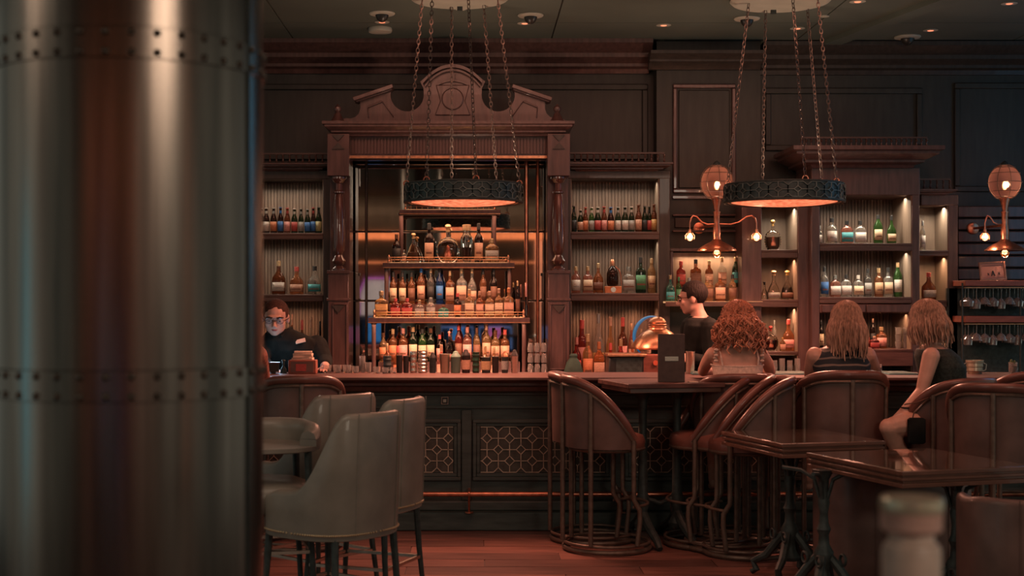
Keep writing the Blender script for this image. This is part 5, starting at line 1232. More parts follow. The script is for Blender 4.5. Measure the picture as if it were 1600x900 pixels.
# high table
hd = 9.1
t = thing('high_table', 'long high table with thin top and iron columns, tall menu standing on it', 'table', (wx(1080, hd), hd, 0))
T = Matrix.Translation((.983+.33*.974-.31*.225, 8.76+.33*.225+.31*.974, 0)) @ Matrix.Rotation(RD(13), 4, 'Z')
obj('table_top', MB().box(-.33, .33, -.31, .31, 1.04, 1.07).xf(T), M['bartop'], t, bevel=.004)
obj('apron', MB().box(-.31, .31, -.29, -.27, 1.01, 1.04).box(-.31, .31, .27, .29, 1.01, 1.04).box(-.31, -.29, -.27, .27, 1.01, 1.04).box(.29, .31, -.27, .27, 1.01, 1.04).xf(T), M['tabedge'], t, bevel=.003)
for sx in (-.12, .12):
    m = MB().lathe([(.055,.10),(.06,.13),(.036,.17),(.032,.22),(.05,.27),(.034,.33),(.028,.6),(.036,.66),(.026,.70),(.028,.94),(.06,1.0)], (sx, 0, 0), 14)
    obj('column', m.xf(T), M['iron'], t)
    for sy in (-1, 1):
        obj('foot', MB().tube([(sx, 0, .20), (sx, sy*.12, .12), (sx, sy*.26, .06), (sx, sy*.32, .015)], [.03,.03,.026,.02], 8).xf(T), M['iron'], t)
obj('stretcher', MB().tube([(-.12, 0, .30), (0, 0, .26), (.12, 0, .30)], .016, 8).xf(T), M['iron'], t)
d = 8.98; x0, x1 = wx(1028.5, d), wx(1070, d); z1 = wz(522, d)
t = thing('menu_holder', 'tall dark upright menu with small metal plate on the high table', 'menu', ((x0+x1)/2, d, 1.0705))
obj('cover', MB().box(x0, x1, d, d+.010, 1.0705, z1).box(x0, x1, d+.016, d+.026, 1.0705, z1).box(x0, x0+.008, d+.01, d+.016, 1.0705, z1), M['menu'], t, bevel=.002)
obj('pages', MB().box(x0+.009, x1-.003, d+.0101, d+.0159, 1.075, z1-.004), M['paper'], t)
alias(obj('name_plate', MB().box(wx(1039, d), wx(1060, d), d-.002, d, wz(564, d), wz(557, d)), M['steel'], t), 'small metal plate')
d = 8.95
t = thing('table_tent', 'small folded cream card lying at the near end of the high table', 'card', (wx(1082,d), d, 1.0705))
obj('card', MB().box(wx(1076,d), wx(1090,d), d-.03, d+.03, 1.0705, 1.078), M['paper'], t, bevel=.001)
# foreground: frosted bottle standing on a high table just below the frame
fd = 2.05; x = wx(1424, fd)
t = thing('near_table', 'high table just below the frame carrying the blurred frosted bottle', 'table', (x+.05, fd, 0))
obj('table_top', MB().lathe([(.30, 1.035), (.31, 1.045), (.31, 1.062), (.30, 1.07), (0, 1.07)], (x+.05, fd, 0), 40), M['tabtop'], t)
obj('pedestal', MB().lathe([(.24, 0), (.24, .02), (.06, .05), (.035, .1), (.035, 1.0), (.10, 1.035)], (x+.05, fd, 0), 20), M['iron'], t)
z0 = 1.0705; k = fd/FP
t = thing('frosted_bottle', 'blurred pale frosted bottle with wide cap in the right foreground', 'bottle', (x, fd, z0))
hb = wz(847, fd)-z0
obj('body', MB().lathe([(.040,0),(.043,.006),(.043,hb-.012),(.040,hb-.003),(.034,hb),(.032,wz(832,fd)-z0)], (x, fd, z0), 28), mat('frosted_glass', (.60,.42,.34), .4, trans=.15, var=.12, scale=30), t)
zc = wz(830, fd)-z0; zt = wz(776, fd)-z0
obj('cap', MB().lathe([(.040, zc), (.044, zc+.004), (.045, zt-.022), (.046, zt-.02)], (x, fd, z0), 28), mat('pinkish_cap', (.58,.33,.27), .45, var=.1), t)
rg = obj('cap_rim', MB().lathe([(.046, zt-.021), (.047, zt-.016), (.046, zt-.003), (.043, zt), (.0, zt)], (x, fd, z0), 28), mat('cap_rim_metal', (.62,.50,.36), .28, .6), t)

# ================================================================ PEOPLE
def V(*a): return Vector(a)
def limb(mb, pts, rs, n=12):
    pts = [Vector(p) for p in pts]; P2 = []; R2 = []
    for i in range(len(pts)-1):
        for k in range(4):
            f = k/4; P2.append(pts[i].lerp(pts[i+1], f)); R2.append(rs[i]*(1-f)+rs[i+1]*f)
    P2.append(pts[-1]); R2.append(rs[-1])
    mb.tube(P2, R2, n)
    for p, r in zip(pts, rs): mb.ell(p, r, r, r, 10, 6)
def torso(mb, sl, n=24):       # slices: (centre, half width, half depth, yaw in degrees)
    vs = []
    for c, rx, ry, yaw in sl:
        for i in range(n):
            a = 2*pi*i/n; e = 2/2.3
            x = math.copysign(abs(cos(a))**e, cos(a))*rx; y = math.copysign(abs(sin(a))**e, sin(a))*ry; q = RD(yaw)
            vs.append((c[0]+x*cos(q)-y*sin(q), c[1]+x*sin(q)+y*cos(q), c[2]))
    k = len(sl); fs = [(j*n+i, j*n+(i+1) % n, (j+1)*n+(i+1) % n, (j+1)*n+i) for j in range(k-1) for i in range(n)]
    fs += [tuple(range(n-1, -1, -1)), tuple((k-1)*n+i for i in range(n))]; mb.add(vs, fs)
def remesh(o, vox=.007, it=3):
    m = o.modifiers.new('remesh', 'REMESH'); m.mode = 'VOXEL'; m.voxel_size = vox; m.use_smooth_shade = True
    s = o.modifiers.new('smooth', 'SMOOTH'); s.iterations = it; s.factor = .5; return o
def headm(c, yaw, pitch=0, roll=0): return Matrix.Translation(c) @ Matrix.Rotation(RD(yaw), 4, 'Z') @ Matrix.Rotation(RD(pitch), 4, 'X') @ Matrix.Rotation(RD(roll), 4, 'Y')
def head(mb, H, s=1.0, wide=1.0):        # faces local -Y; c is the middle of the head
    h = MB()
    h.ell((0, .012, .030), .074*wide, .094, .088, 20, 14); h.ell((0, -.028, -.030), .060*wide, .062, .075, 16, 12); h.ell((0, -.048, -.082), .030*wide, .028, .026, 10, 8)
    h.ell((0, -.010, -.055), .060*wide, .060, .050, 14, 9)
    h.tube([(0, -.084, .012), (0, -.098, -.010), (0, -.112, -.030)], [.008, .010, .0135], 8); h.ell((-.010, -.098, -.033), .009, .010, .008, 8, 5); h.ell((.010, -.098, -.033), .009, .010, .008, 8, 5)
    h.ell((0, -.082, .028), .050*wide, .014, .011, 12, 6)
    for s_ in (-1, 1):
        h.ell((s_*.074*wide, .010, -.006), .011, .020, .033, 8, 7); h.ell((s_*.040*wide, -.064, -.022), .022, .018, .022, 8, 6)
    h.tube([(0, .02, -.03), (0, .030, -.09), (0, .045, -.15)], [.052*wide, .050*wide, .058*wide], 14)
    h.xf(Matrix.Scale(s, 4)); h.xf(H); mb.join(h)
def face_parts(t, H, s=1.0, brow='hairb', glasses=False, wide=1.0):
    def X(m): return m.xf(Matrix.Scale(s, 4)).xf(H)
    for s_ in (-1, 1):
        e = obj('eye', X(MB().ell((s_*.031*wide, -.083, .006), .013, .008, .0065, 10, 6)), M['eyew'], t)
        obj('iris', X(MB().ell((s_*.031*wide, -.0895, .004), .0055, .003, .0055, 8, 5)), M['iris'], e)
        obj('eyebrow', X(MB().tube([(s_*.012*wide, -.096, .026), (s_*.031*wide, -.096, .032), (s_*.052*wide, -.082, .026)], [.004, .005, .003], 6)), M[brow], t)
    obj('mouth', X(MB().ell((0, -.0845, -.057), .021, .008, .0035, 10, 5).ell((0, -.082, -.063), .017, .008, .004, 10, 5)), M['lip'], t)
    if glasses:
        g = MB()
        for s_ in (-1, 1):
            g.torus((s_*.033*wide, -.100, .008), .019, .0014, 16, 5, axis='y', sx=1.2); g.tube([(s_*.057*wide, -.098, .012), (s_*.080*wide, -.04, .012), (s_*.080*wide, .02, .008)], .0022, 5)
        g.bar((-.009, -.101, .010), (.009, -.101, .010), .0018)
        go = obj('glasses', X(g), M['iris'], t)
        for s_ in (-1, 1): obj('lens', X(MB().lathe([(.022, 0), (.022, .001)], (s_*.033*wide, -.1005, .008), 16, axis='y')), mat('lens_glass', (.8,.85,.9), .05, trans=.9, ior=1.2), go)
def hand(mb, wrist, dirv, nrm, side=1, curl=35, s=1.0, spread=6):
    # palm along dirv, back of the hand along nrm; five separate fingers of their own lengths
    y = Vector(dirv).normalized(); z = Vector(nrm); z = (z-y*z.dot(y)).normalized(); x = y.cross(z)*side
    def W(a, b, c): return Vector(wrist)+(x*a+y*b+z*c)*s
    for a in (-.028, -.010, .010, .026): limb(mb, [W(a*.6, .0, 0), W(a, .085, 0)], [.014*s, .0125*s], 8)
    for a, L, k in ((-.030, .070, .085), (-.0105, .082, .090), (.0105, .076, .088), (.029, .058, .082)):
        p = W(a, k, 0); ang = 0; pts = [p]; b, c = k, 0.0; fa = a
        for j, f in enumerate((.45, .32, .23)):
            ang += RD(curl*(.8 if j == 0 else 1)); b += cos(ang)*L*f; c -= sin(ang)*L*f; fa += a*.06; pts.append(W(fa, b, c))
        limb(mb, pts, [.0092*s, .0085*s, .0078*s, .0065*s], 8)
    limb(mb, [W(-.024, .018, -.004), W(-.050, .045, -.014), W(-.058, .072, -.022), W(-.052, .092, -.03)], [.014*s, .0115*s, .0098*s, .0075*s], 8)
def strands(t, H, matr, rootc, style, n, length, wave=0, seed=1, w=.0045, tier=0, spreadk=1.0, dirs=None, part=0, cap=(.088, .106, .098), back=.0, face=50):
    rr = random.Random(seed); mb = MB()
    # cap under the strands
    cp = MB().ell((0, .020, .036), cap[0], cap[1]*.98, cap[2]*.97, 20, 12)
    cp.v = [(x, max(y, -.060+.0*z), max(z, -.03)) for x, y, z in cp.v]
    cp.xf(H); mb.join(cp)
    for i in range(n):
        a = rr.uniform(-180+face, 180-face)      # azimuth measured from the back of the head
        e = rr.uniform(.0, 1)**.7*88
        if abs(a) > 100 and e < 35: e = rr.uniform(35, 80)
        dx, dy, dz = sin(RD(a))*cos(RD(e)), cos(RD(a))*cos(RD(e)), sin(RD(e))
        p0 = V(dx*cap[0], .020+dy*cap[1], .036+dz*cap[2]); L = length*rr.uniform(.72, 1.05)
        out = V(sin(RD(a)), cos(RD(a)), 0)
        pts = []; m = 12; ph = rr.uniform(0, 6.28); ph2 = rr.uniform(0, 6.28); amp = wave*rr.uniform(.6, 1.3); fr = rr.uniform(1.6, 2.4) if wave < .01 else rr.uniform(3.2, 4.6)
        edge = V(out.x*cap[0]*1.04, .020+out.y*cap[1]*1.02, 0)
        puff = rr.uniform(.0, .028)*spreadk
        for k in range(m+1):
            f = k/m; g = f*L
            drop = .036+dz*cap[2]
            if g < drop+.02:     # follow the skull
                q = g/(drop+.02); ang = RD(e)*(1-q)
                c = V(out.x*cap[0]*cos(ang)*(1+.04), .020+out.y*cap[1]*cos(ang)*1.02, .036+sin(ang)*cap[2]*1.03)
            else:
                h = g-(drop+.02); c = edge + out*(puff*min(1, h/.08)+.012*spreadk*min(1, h/.1)-.10*max(0, h-.16)*.4) + V(0, 0, .036-h)
                c.x *= 1-.10*min(1, h/.25)*(1-spreadk*.5); c.y = c.y*(1-.18*min(1, h/.2)) + back*min(1, h/.2)
            wv = min(1, f*2.2)*amp
            c = c + V(cos(f*fr*6.28+ph)*wv, sin(f*fr*6.28+ph2)*wv*.7, 0)
            pts.append(c)
        ws = [w*(1-.6*(k/m)**2)*rr.uniform(.8, 1.2) for k in range(m+1)]
        s0 = len(mb.v); mb.tube(pts, ws, 5, flat=1.6); mb.xf(H, s0)
    return obj('hair', mb, matr, t, smooth=80)
def person(label, loc, name='person'): return thing(name, label, 'person', loc)

# ---- woman one: curly hair, pale camisole, back to us
d = 9.12; t = person('seated woman seen from behind with curly copper hair and pale strappy top', (wx(1152, 9.0), 9.0, .757))
b = MB(); hp_ = P(1152, 0, d); X0 = wx(1152, d)
sh = 1.262
torso(b, [(V(X0, 9.0, .76), .17, .12, 0), (V(X0, 9.0, .84), .175, .125, 0), (V(X0, 9.04, .96), .140, .105, 0), (V(X0, 9.08, 1.06), .142, .105, 0), (V(X0, 9.12, 1.16), .160, .11, 0), (V(X0, 9.14, 1.23), .166, .095, 0), (V(X0, 9.15, 1.275), .135, .07, 0), (V(X0, 9.15, 1.30), .08, .055, 0)])
HD = headm((wx(1153, 9.2), 9.20, 1.455), 180, 14)
head(b, HD, 1.0, .95)
for s_, ex, ey, ed, wr in ((-1, 1098, 583, 9.40, (1128, 9.66)), (1, 1204, 584, 9.38, (1182, 9.66))):
    S0 = V(X0+s_*.158, 9.14, 1.245); E = P(ex, ey-3, ed); Wp = V(wx(wr[0], wr[1]), wr[1], 1.115)
    limb(b, [S0, S0.lerp(E, .5)+V(s_*.008, -.01, 0), E, Wp], [.050, .043, .036, .025]); hand(b, Wp, V(-s_*.5, .8, 0), V(0, 0, 1), -s_, 14)
for s_ in (-1, 1):
    limb(b, [V(X0+s_*.09, 9.0, .80), V(X0+s_*.10, 9.44, .80), V(X0+s_*.09, 9.47, .42), V(X0+s_*.09, 9.50, .36)], [.085, .060, .045, .036])
    limb(b, [V(X0+s_*.09, 9.47, .345), V(X0+s_*.09, 9.58, .315)], [.034, .026])
remesh(obj('body', b, M['skin'], t))
c = MB(); torso(c, [(V(X0, 9.0, .80), .182, .132, 0), (V(X0, 9.04, .96), .149, .115, 0), (V(X0, 9.08, 1.06), .151, .115, 0), (V(X0, 9.11, 1.13), .164, .120, 0), (V(X0, 9.125, 1.178), .170, .113, 0)])
top = remesh(obj('camisole', c, M['white_c'], t), .007, 2)
obj('lace_edge', MB().tube([(X0+cos(a_*pi/16)*.172, 9.125+sin(a_*pi/16)*.116, 1.178+.010*sin(a_*pi/16*1)) for a_ in range(32)], .006, 6, closed=True), M['white_c'], top)
for s_ in (-1, 1):
    obj('strap', MB().tube([(X0+s_*.115, 9.125-.108, 1.176), (X0+s_*.122, 9.12-.095, 1.225), (X0+s_*.122, 9.11, 1.288), (X0+s_*.115, 9.19, 1.25), (X0+s_*.11, 9.235, 1.18)], .006, 6), M['white_c'], top)
    ru = MB()
    for k in range(5): ru.ell((X0+s_*(.150+.004*(k % 2)), 9.06+.012*(k % 2), 1.205+.018*k), .016, .016, .011, 8, 5)
    obj('ruffle', ru, M['white_c'], top)
sk = MB(); torso(sk, [(V(X0, 9.02, .74), .195, .15, 0), (V(X0, 9.02, .84), .19, .142, 0), (V(X0, 9.03, .90), .170, .128, 0)])
for s_ in (-1, 1): limb(sk, [V(X0+s_*.09, 9.02, .80), V(X0+s_*.10, 9.40, .80)], [.10, .078])
remesh(obj('skirt', sk, M['black'], t), .009, 2)
strands(t, HD, M['hair1'], None, 0, 380, .35, wave=.020, seed=3, w=.0068, spreadk=1.9, cap=(.092, .108, .102), back=.02)

# ---- woman two: straight blonde hair, dark striped top
t = person('seated woman seen from behind with long straight blonde hair and dark wavy-striped top', (wx(1316, 8.9), 8.9, .78)); X0 = wx(1316, 8.95)
b = MB(); tor = [(V(X0, 8.88, .77), .19, .13, 0), (V(X0, 8.88, .88), .19, .135, 0), (V(X0, 8.92, .98), .158, .115, 0), (V(X0, 8.95, 1.08), .160, .115, 0), (V(X0, 8.97, 1.18), .178, .115, 0), (V(X0, 8.99, 1.245), .178, .09, 0), (V(X0, 9.0, 1.285), .13, .07, 0), (V(X0, 9.0, 1.31), .08, .055, 0)]
torso(b, tor); HD = headm((wx(1322, 9.02), 9.02, 1.455), 175, 8); head(b, HD, 1.0)
for s_, ex, ey, ed, wr in ((-1, 1266, 592, 9.15, (1300, 9.55)), (1, 1366, 588, 9.15, (1350, 9.58))):
    S0 = V(X0+s_*.172, 8.98, 1.245); E = P(ex, ey, ed); Wp = V(wx(wr[0], wr[1]), wr[1], 1.115)
    limb(b, [S0, S0.lerp(E, .5)+V(s_*.008, -.01, 0), E, Wp], [.056, .048, .040, .027]); hand(b, Wp, V(-s_*.6, .8, 0), V(0, 0, 1), -s_, 16)
for s_ in (-1, 1):
    limb(b, [V(X0+s_*.10, 8.88, .82), V(X0+s_*.11, 9.36, .82), V(X0+s_*.10, 9.42, .40), V(X0+s_*.10, 9.46, .35)], [.09, .064, .047, .038]); limb(b, [V(X0+s_*.10, 9.44, .34), V(X0+s_*.10, 9.56, .31)], [.034, .026])
remesh(obj('body', b, M['skin'], t))
def striped():
    m = mat('striped_cloth', (.02,.028,.036), .8, var=.2, scale=30); nt = m.node_tree; bs = nt.nodes['Principled BSDF']; tc = nt.nodes['Texture Coordinate']
    wv = nt.nodes.new('ShaderNodeTexWave'); wv.bands_direction = 'Z'; wv.inputs['Scale'].default_value = 6.5; wv.inputs['Distortion'].default_value = 7; wv.inputs['Detail'].default_value = 1.5; wv.inputs['Detail Scale'].default_value = .7
    nt.links.new(tc.outputs['Object'], wv.inputs['Vector']); cr = nt.nodes.new('ShaderNodeValToRGB'); nt.links.new(wv.outputs['Fac'], cr.inputs[0])
    cr.color_ramp.elements[0].position = .80; cr.color_ramp.elements[0].color = (.012,.018,.024,1); cr.color_ramp.elements[1].position = .88; cr.color_ramp.elements[1].color = (.16,.13,.11,1)
    nt.links.new(cr.outputs[0], bs.inputs['Base Color']); return m
c = MB(); torso(c, [(q, a+.010, e+.010, y) for q, a, e, y in tor[:5]]+[(V(X0+.0, 8.99, 1.245), .168, .112, 0), (V(X0, 9.0, 1.292), .130, .088, 0)])
remesh(obj('top', c, striped(), t), .007, 2)
sk = MB()
for s_ in (-1, 1): limb(sk, [V(X0+s_*.10, 8.90, .82), V(X0+s_*.11, 9.34, .82)], [.104, .084])
remesh(obj('skirt', sk, M['black'], t), .009, 2)
strands(t, HD, M['hair2'], None, 0, 700, .36, wave=.004, seed=5, w=.0058, spreadk=1.0, cap=(.088, .106, .100), back=.035)

# ---- woman three: turned to the left, hand on her knee
t = person('seated woman turned left in dark sleeveless top, hand resting on her bare knee', (wx(1478, 8.8), 8.75, .757))
b = MB(); D3 = 8.80
tor = [(V(wx(1488, D3), D3, .76), .13, .17, 35), (V(wx(1486, D3), D3, .86), .125, .16, 35), (V(wx(1478, D3), D3, .98), .108, .135, 32), (V(wx(1474, D3), D3, 1.08), .105, .14, 30), (V(wx(1470, D3), D3, 1.18), .105, .158, 28), (V(wx(1464, D3), D3+.01, 1.25), .085, .160, 26), (V(wx(1460, D3), D3+.02, 1.29), .066, .11, 26), (V(wx(1458, D3), D3+.02, 1.32), .055, .06, 26)]
torso(b, tor); HD = headm((wx(1446, 8.86), 8.86, 1.462), -142, 12); head(b, HD, 1.0)
S0 = P(1455, 556, D3-.13); E = P(1440, 612, D3-.16); Wp = P(1413, 640, D3-.20)
limb(b, [S0, S0.lerp(E, .5), E, Wp], [.056, .047, .039, .026]); hand(b, Wp, V(-.55, -.1, -.65), V(-.5, -.5, .6), 1, 22)
S1 = P(1478, 556, D3+.14); E1 = P(1497, 590, D3+.30); W1 = V(wx(1486, 9.5), 9.5, 1.115)
limb(b, [S1, S1.lerp(E1, .5), E1, W1], [.052, .044, .036, .026]); hand(b, W1, V(-.4, .8, 0), V(0, 0, 1), 1, 15)
K = P(1388, 668, D3-.28)
limb(b, [V(wx(1478, D3), D3-.08, .83), K+V(.10, .02, .015), K, P(1412, 720, D3-.20), P(1440, 790, D3-.12)], [.088, .074, .058, .050, .036])
limb(b, [P(1440, 790, D3-.12), P(1425, 800, D3-.16)], [.036, .026])
K2 = P(1398, 676, D3-.02); limb(b, [V(wx(1478, D3), D3+.09, .82), K2, P(1405, 770, D3+.0), P(1402, 800, D3+.0), P(1385, 806, D3-.02)], [.086, .058, .044, .036, .026])
remesh(obj('body', b, M['skin'], t))
c = MB(); torso(c, [(q, a+.012, e+.010, y) for q, a, e, y in tor[:5]]+[(V(wx(1464, D3), D3+.01, 1.25), .100, .162, 26), (V(wx(1460, D3), D3+.02, 1.295), .080, .120, 26)])
remesh(obj('top', c, mat('dark_patterned_cloth', (.020,.030,.026), .8, var=.6, scale=60), t), .007, 2)
sk = MB(); limb(sk, [V(wx(1482, D3), D3-.06, .83), K.lerp(V(wx(1478, D3), D3-.08, .83), .55)], [.105, .088]); limb(sk, [V(wx(1482, D3), D3+.09, .82), K2.lerp(V(wx(1478, D3), D3+.09, .82), .4)], [.102, .075])
torso(sk, [(V(wx(1488, D3), D3, .758), .155, .195, 35), (V(wx(1486, D3), D3, .88), .140, .175, 35)])
remesh(obj('skirt', sk, M['black'], t), .009, 2)
br = MB().torus(Wp+V(.012, .0, .012), .030, .005, 14, 6); obj('bracelet', br, M['black'], t)
strands(t, HD, M['hair2'], None, 0, 620, .29, wave=.006, seed=9, w=.0058, spreadk=1.2, cap=(.090, .108, .102), back=.0, face=46)
bg = thing('shoulder_bag', 'small dark bag with pale strap hanging beside the turned woman', 'bag', tuple(P(1432, 660, 8.45)))
q = P(1432, 668, 8.45)
obj('pouch', MB().lathe([(.04,-.10),(.055,-.09),(.055,.05),(.04,.06)], tuple(q), 14, 4, .4), M['black'], bg)
obj('strap', MB().tube([P(1413, 632, 8.45), P(1432, 629, 8.45), P(1452, 621, 8.47), P(1440, 633, 8.44), P(1428, 645, 8.44), P(1424, 662, 8.45)], .004, 6), M['tabedge'], bg)

# ---- bartender left: leaning over the bar, face lit by the till screen
t = person('bald-cropped bartender in black shirt leaning forward, looking down, name badge on chest', (wx(455, 10.7), 10.75, 0)); D4 = 10.62
b = MB(); X4 = wx(458, D4)
tor = [(V(X4+.04, 10.80, .95), .19, .13, 0), (V(X4+.03, 10.74, 1.02), .215, .14, 0), (V(X4+.01, 10.66, 1.12), .235, .145, 0), (V(X4-.01, 10.60, 1.22), .225, .14, 0), (V(X4-.03, 10.57, 1.30), .20, .12, 0), (V(X4-.06, 10.56, 1.345), .14, .09, 0), (V(X4-.09, 10.55, 1.375), .085, .07, 0)]
torso(b, tor); HD = headm((wx(430.5, 10.46), 10.46, wz(497, 10.46)), 4, 15, 2); HS = 1.15; head(b, HD, HS, 1.12)
E = V(wx(506, 10.45), 10.48, 1.14); Wp = V(wx(508, 10.25), 10.25, 1.105); S0 = V(X4+.185, 10.60, 1.255)
limb(b, [S0, E, Wp], [.070, .052, .032]); hand(b, Wp, V(.1, -1, 0), V(0, 0, 1), -1, 12)
S1 = V(X4-.22, 10.58, 1.25); E1 = V(wx(408, 10.42), 10.42, 1.15); W1 = V(wx(422, 10.24), 10.24, 1.10)
limb(b, [S1, E1, W1], [.068, .052, .032]); hand(b, W1, V(.4, -1, 0), V(0, 0, 1), 1, 18)
torso(b, [(V(X4+.05, 10.84, .60), .18, .12, 0), (V(X4+.05, 10.83, .80), .18, .13, 0), (V(X4+.04, 10.80, .97), .18, .125, 0)])
for s_ in (-1, 1): limb(b, [V(X4+.05+s_*.09, 10.84, .70), V(X4+.05+s_*.10, 10.82, .42), V(X4+.05+s_*.10, 10.86, .09)], [.09, .062, .042]); limb(b, [V(X4+.05+s_*.10, 10.86, .05), V(X4+.05+s_*.11, 10.72, .035)], [.045, .035])
remesh(obj('body', b, M['skinman'], t))
c = MB(); torso(c, [(q, a+.014, e+.014, y) for q, a, e, y in tor[:-1]]+[(V(X4-.085, 10.55, 1.385), .088, .080, 0)])
limb(c, [S0, E+V(0, .0, .0), Wp.lerp(E, .35)], [.084, .066, .050]); limb(c, [S1, E1, W1.lerp(E1, .35)], [.082, .064, .048])
shirt = remesh(obj('shirt', c, M['black'], t), .008, 2)
cl = MB(); cc = V(X4-.095, 10.53, 1.375)
for s_ in (-1, 1): cl.tube([cc+V(s_*.085, .05, .012), cc+V(s_*.075, -.03, .0), cc+V(s_*.025, -.085, -.045)], [.016, .018, .010], 8)
obj('collar', cl, M['black'], shirt)
bd = P(469, 533, 10.425); obj('name_badge', MB().box(-.038, .038, -.004, .004, -.016, .016).xf(Matrix.Translation((bd.x, 10.445, bd.z)) @ Matrix.Rotation(RD(-14), 4, 'Y') @ Matrix.Rotation(RD(-20), 4, 'X')), M['paper'], shirt, bevel=.002)
tr = MB(); torso(tr, [(V(X4+.05, 10.84, .62), .19, .13, 0), (V(X4+.05, 10.83, .80), .192, .142, 0), (V(X4+.04, 10.80, .98), .19, .135, 0)])
for s_ in (-1, 1): limb(tr, [V(X4+.05+s_*.09, 10.84, .70), V(X4+.05+s_*.10, 10.82, .42), V(X4+.05+s_*.10, 10.86, .12)], [.10, .078, .062])
remesh(obj('trousers', tr, M['black'], t), .009, 2)
hc = MB().ell((0, .018, .036), .0775*1.12, .0965, .090, 20, 12); hc.v = [(x, max(y, -.062+.25*max(0, .085-z)), max(z, -.005+(-.2*min(0, y-.03)) )) for x, y, z in hc.v]
obj('cropped_hair', hc.xf(Matrix.Scale(HS, 4)).xf(HD), M['hairs'], t)
face_parts(t, HD, HS, 'hairb', glasses=True, wide=1.12)
point('till_glow', (wx(430, 10.2), 10.21, 1.17), 1.6, COOL, .04)

# ---- bartender middle: profile to the left
t = person('dark-haired bartender in glasses and black shirt, in profile facing left', (wx(1096, 10.75), 10.75, 0)); D5 = 10.6; X5 = wx(1094, D5)
b = MB()
tor = [(V(X5+.01, 10.64, .92), .12, .17, -20), (V(X5+.01, 10.64, 1.04), .122, .17, -20), (V(X5, 10.62, 1.18), .122, .18, -20), (V(X5+.01, 10.60, 1.32), .125, .19, -20), (V(X5+.01, 10.60, 1.41), .115, .195, -20), (V(X5, 10.60, 1.455), .09, .15, -20), (V(X5-.01, 10.60, 1.49), .065, .075, -20)]
torso(b, tor); HD = headm((wx(1081, 10.56), 10.56, wz(467, 10.56)), -102, 6); head(b, HD, 1.06)
S0 = V(X5+.04, 10.42, 1.40); E = V(X5+.06, 10.38, 1.12); Wp = V(wx(1078, 10.36), 10.36, 1.17)
limb(b, [S0, E, Wp], [.062, .048, .032]); hand(b, Wp, V(-1, .1, .25), V(0, -.6, .8), 1, 30)
S1 = V(X5-.05, 10.78, 1.40); E1 = V(X5-.08, 10.80, 1.14); W1 = V(X5-.24, 10.72, 1.16)
limb(b, [S1, E1, W1], [.06, .048, .032]); hand(b, W1, V(-1, .1, .1), V(0, .3, .9), -1, 30)
for s_ in (-1, 1): limb(b, [V(X5+.01, 10.64+s_*.08, .90), V(X5, 10.64+s_*.09, .48), V(X5+.01, 10.64+s_*.09, .09)], [.09, .062, .042]); limb(b, [V(X5+.02, 10.64+s_*.09, .05), V(X5-.13, 10.64+s_*.10, .035)], [.045, .034])
remesh(obj('body', b, M['skinman'], t))
c = MB(); torso(c, [(q, a+.012, e+.012, y) for q, a, e, y in tor[:-1]]+[(V(X5-.008, 10.60, 1.482), .078, .088, -20)])
limb(c, [S0, E, Wp.lerp(E, .25)], [.076, .062, .050]); limb(c, [S1, E1, W1.lerp(E1, .3)], [.074, .060, .048])
sh5 = remesh(obj('shirt', c, M['black'], t), .008, 2)
obj('collar', MB().torus((1.724, 10.567, 1.474), .062, .012, 24, 8, sx=1.0), M['black'], sh5)
tr = MB()
for s_ in (-1, 1): limb(tr, [V(X5+.01, 10.64+s_*.08, .90), V(X5, 10.64+s_*.09, .48), V(X5+.01, 10.64+s_*.09, .12)], [.102, .078, .062])
torso(tr, [(V(X5+.01, 10.64, .84), .125, .175, -20), (V(X5+.01, 10.64, .98), .135, .185, -20)])
remesh(obj('trousers', tr, M['black'], t), .009, 2)
hc = MB().ell((0, .022, .040), .084, .100, .094, 22, 14); hc.v = [(x, max(y, -.066) if z > .06 else max(y, -.030+.2*(abs(x) < .0)), max(z, -.045 if y > .035 else .004)) for x, y, z in hc.v]
obj('short_hair', hc.xf(Matrix.Scale(1.06, 4)).xf(HD), M['hairb'], t)
face_parts(t, HD, 1.06, 'hairb', glasses=True)

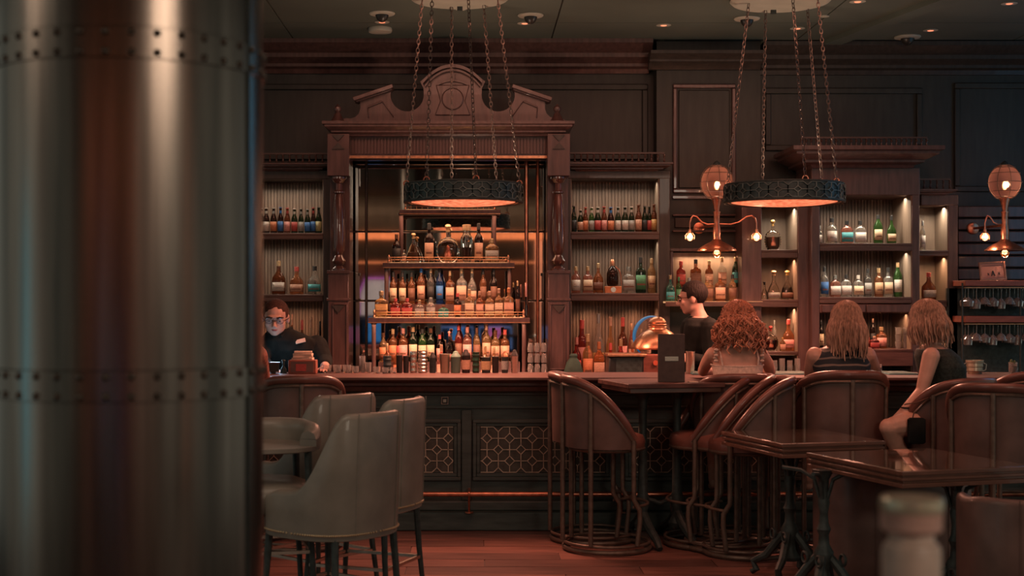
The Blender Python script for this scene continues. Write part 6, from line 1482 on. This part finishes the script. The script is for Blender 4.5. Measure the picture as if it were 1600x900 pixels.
# ---- a guest almost wholly hidden by the column
t = person('guest in rust patterned top at the bar, only one arm showing past the column', (wx(388, 9.1), 9.1, .757)); X6 = wx(362, 9.1)
b = MB(); tor = [(V(X6, 9.05, .76), .18, .13, 0), (V(X6, 9.05, .88), .18, .13, 0), (V(X6, 9.08, 1.0), .15, .11, 0), (V(X6, 9.12, 1.18), .175, .11, 0), (V(X6, 9.14, 1.26), .17, .09, 0), (V(X6, 9.14, 1.30), .10, .07, 0)]
torso(b, tor); HD = headm((X6, 9.18, 1.46), 180, 8); head(b, HD, 1.0)
for s_ in (-1, 1):
    S0 = V(X6+s_*.165, 9.13, 1.24); E = V(X6+s_*.165, 9.34, 1.09) if s_ > 0 else V(X6+s_*.19, 9.34, 1.13); Wp = V(X6+s_*.10, 9.66, 1.115)
    limb(b, [S0, E, Wp], [.054, .040, .027]); hand(b, Wp, V(-s_*.3, .9, 0), V(0, 0, 1), -s_, 14)
    limb(b, [V(X6+s_*.09, 9.05, .82), V(X6+s_*.10, 9.44, .82), V(X6+s_*.10, 9.47, .40)], [.088, .062, .045]); limb(b, [V(X6+s_*.10, 9.47, .36), V(X6+s_*.10, 9.58, .32)], [.036, .028])
remesh(obj('body', b, M['skin'], t))
c = MB(); torso(c, [(q, a+.012, e+.012, y) for q, a, e, y in tor]); 
for s_ in (-1, 1): S0 = V(X6+s_*.165, 9.13, 1.24); E = V(X6+s_*.165, 9.34, 1.09) if s_ > 0 else V(X6+s_*.19, 9.34, 1.13); limb(c, [S0, E, V(X6+s_*.14, 9.45, 1.12)], [.068, .054, .046])
remesh(obj('blouse', c, mat('rust_patterned_cloth', (.30,.10,.065), .7, var=.6, scale=40), t), .008, 2)
sk = MB()
for s_ in (-1, 1): limb(sk, [V(X6+s_*.09, 9.05, .82), V(X6+s_*.10, 9.42, .82), V(X6+s_*.10, 9.47, .44)], [.10, .078, .058])
remesh(obj('trousers', sk, M['navy'], t), .009, 2)
strands(t, HD, M['hairb'], None, 0, 160, .25, wave=.005, seed=12, w=.006, back=.02)
stool(352, 9.05, 90, 'bar stool under the guest hidden behind the column')
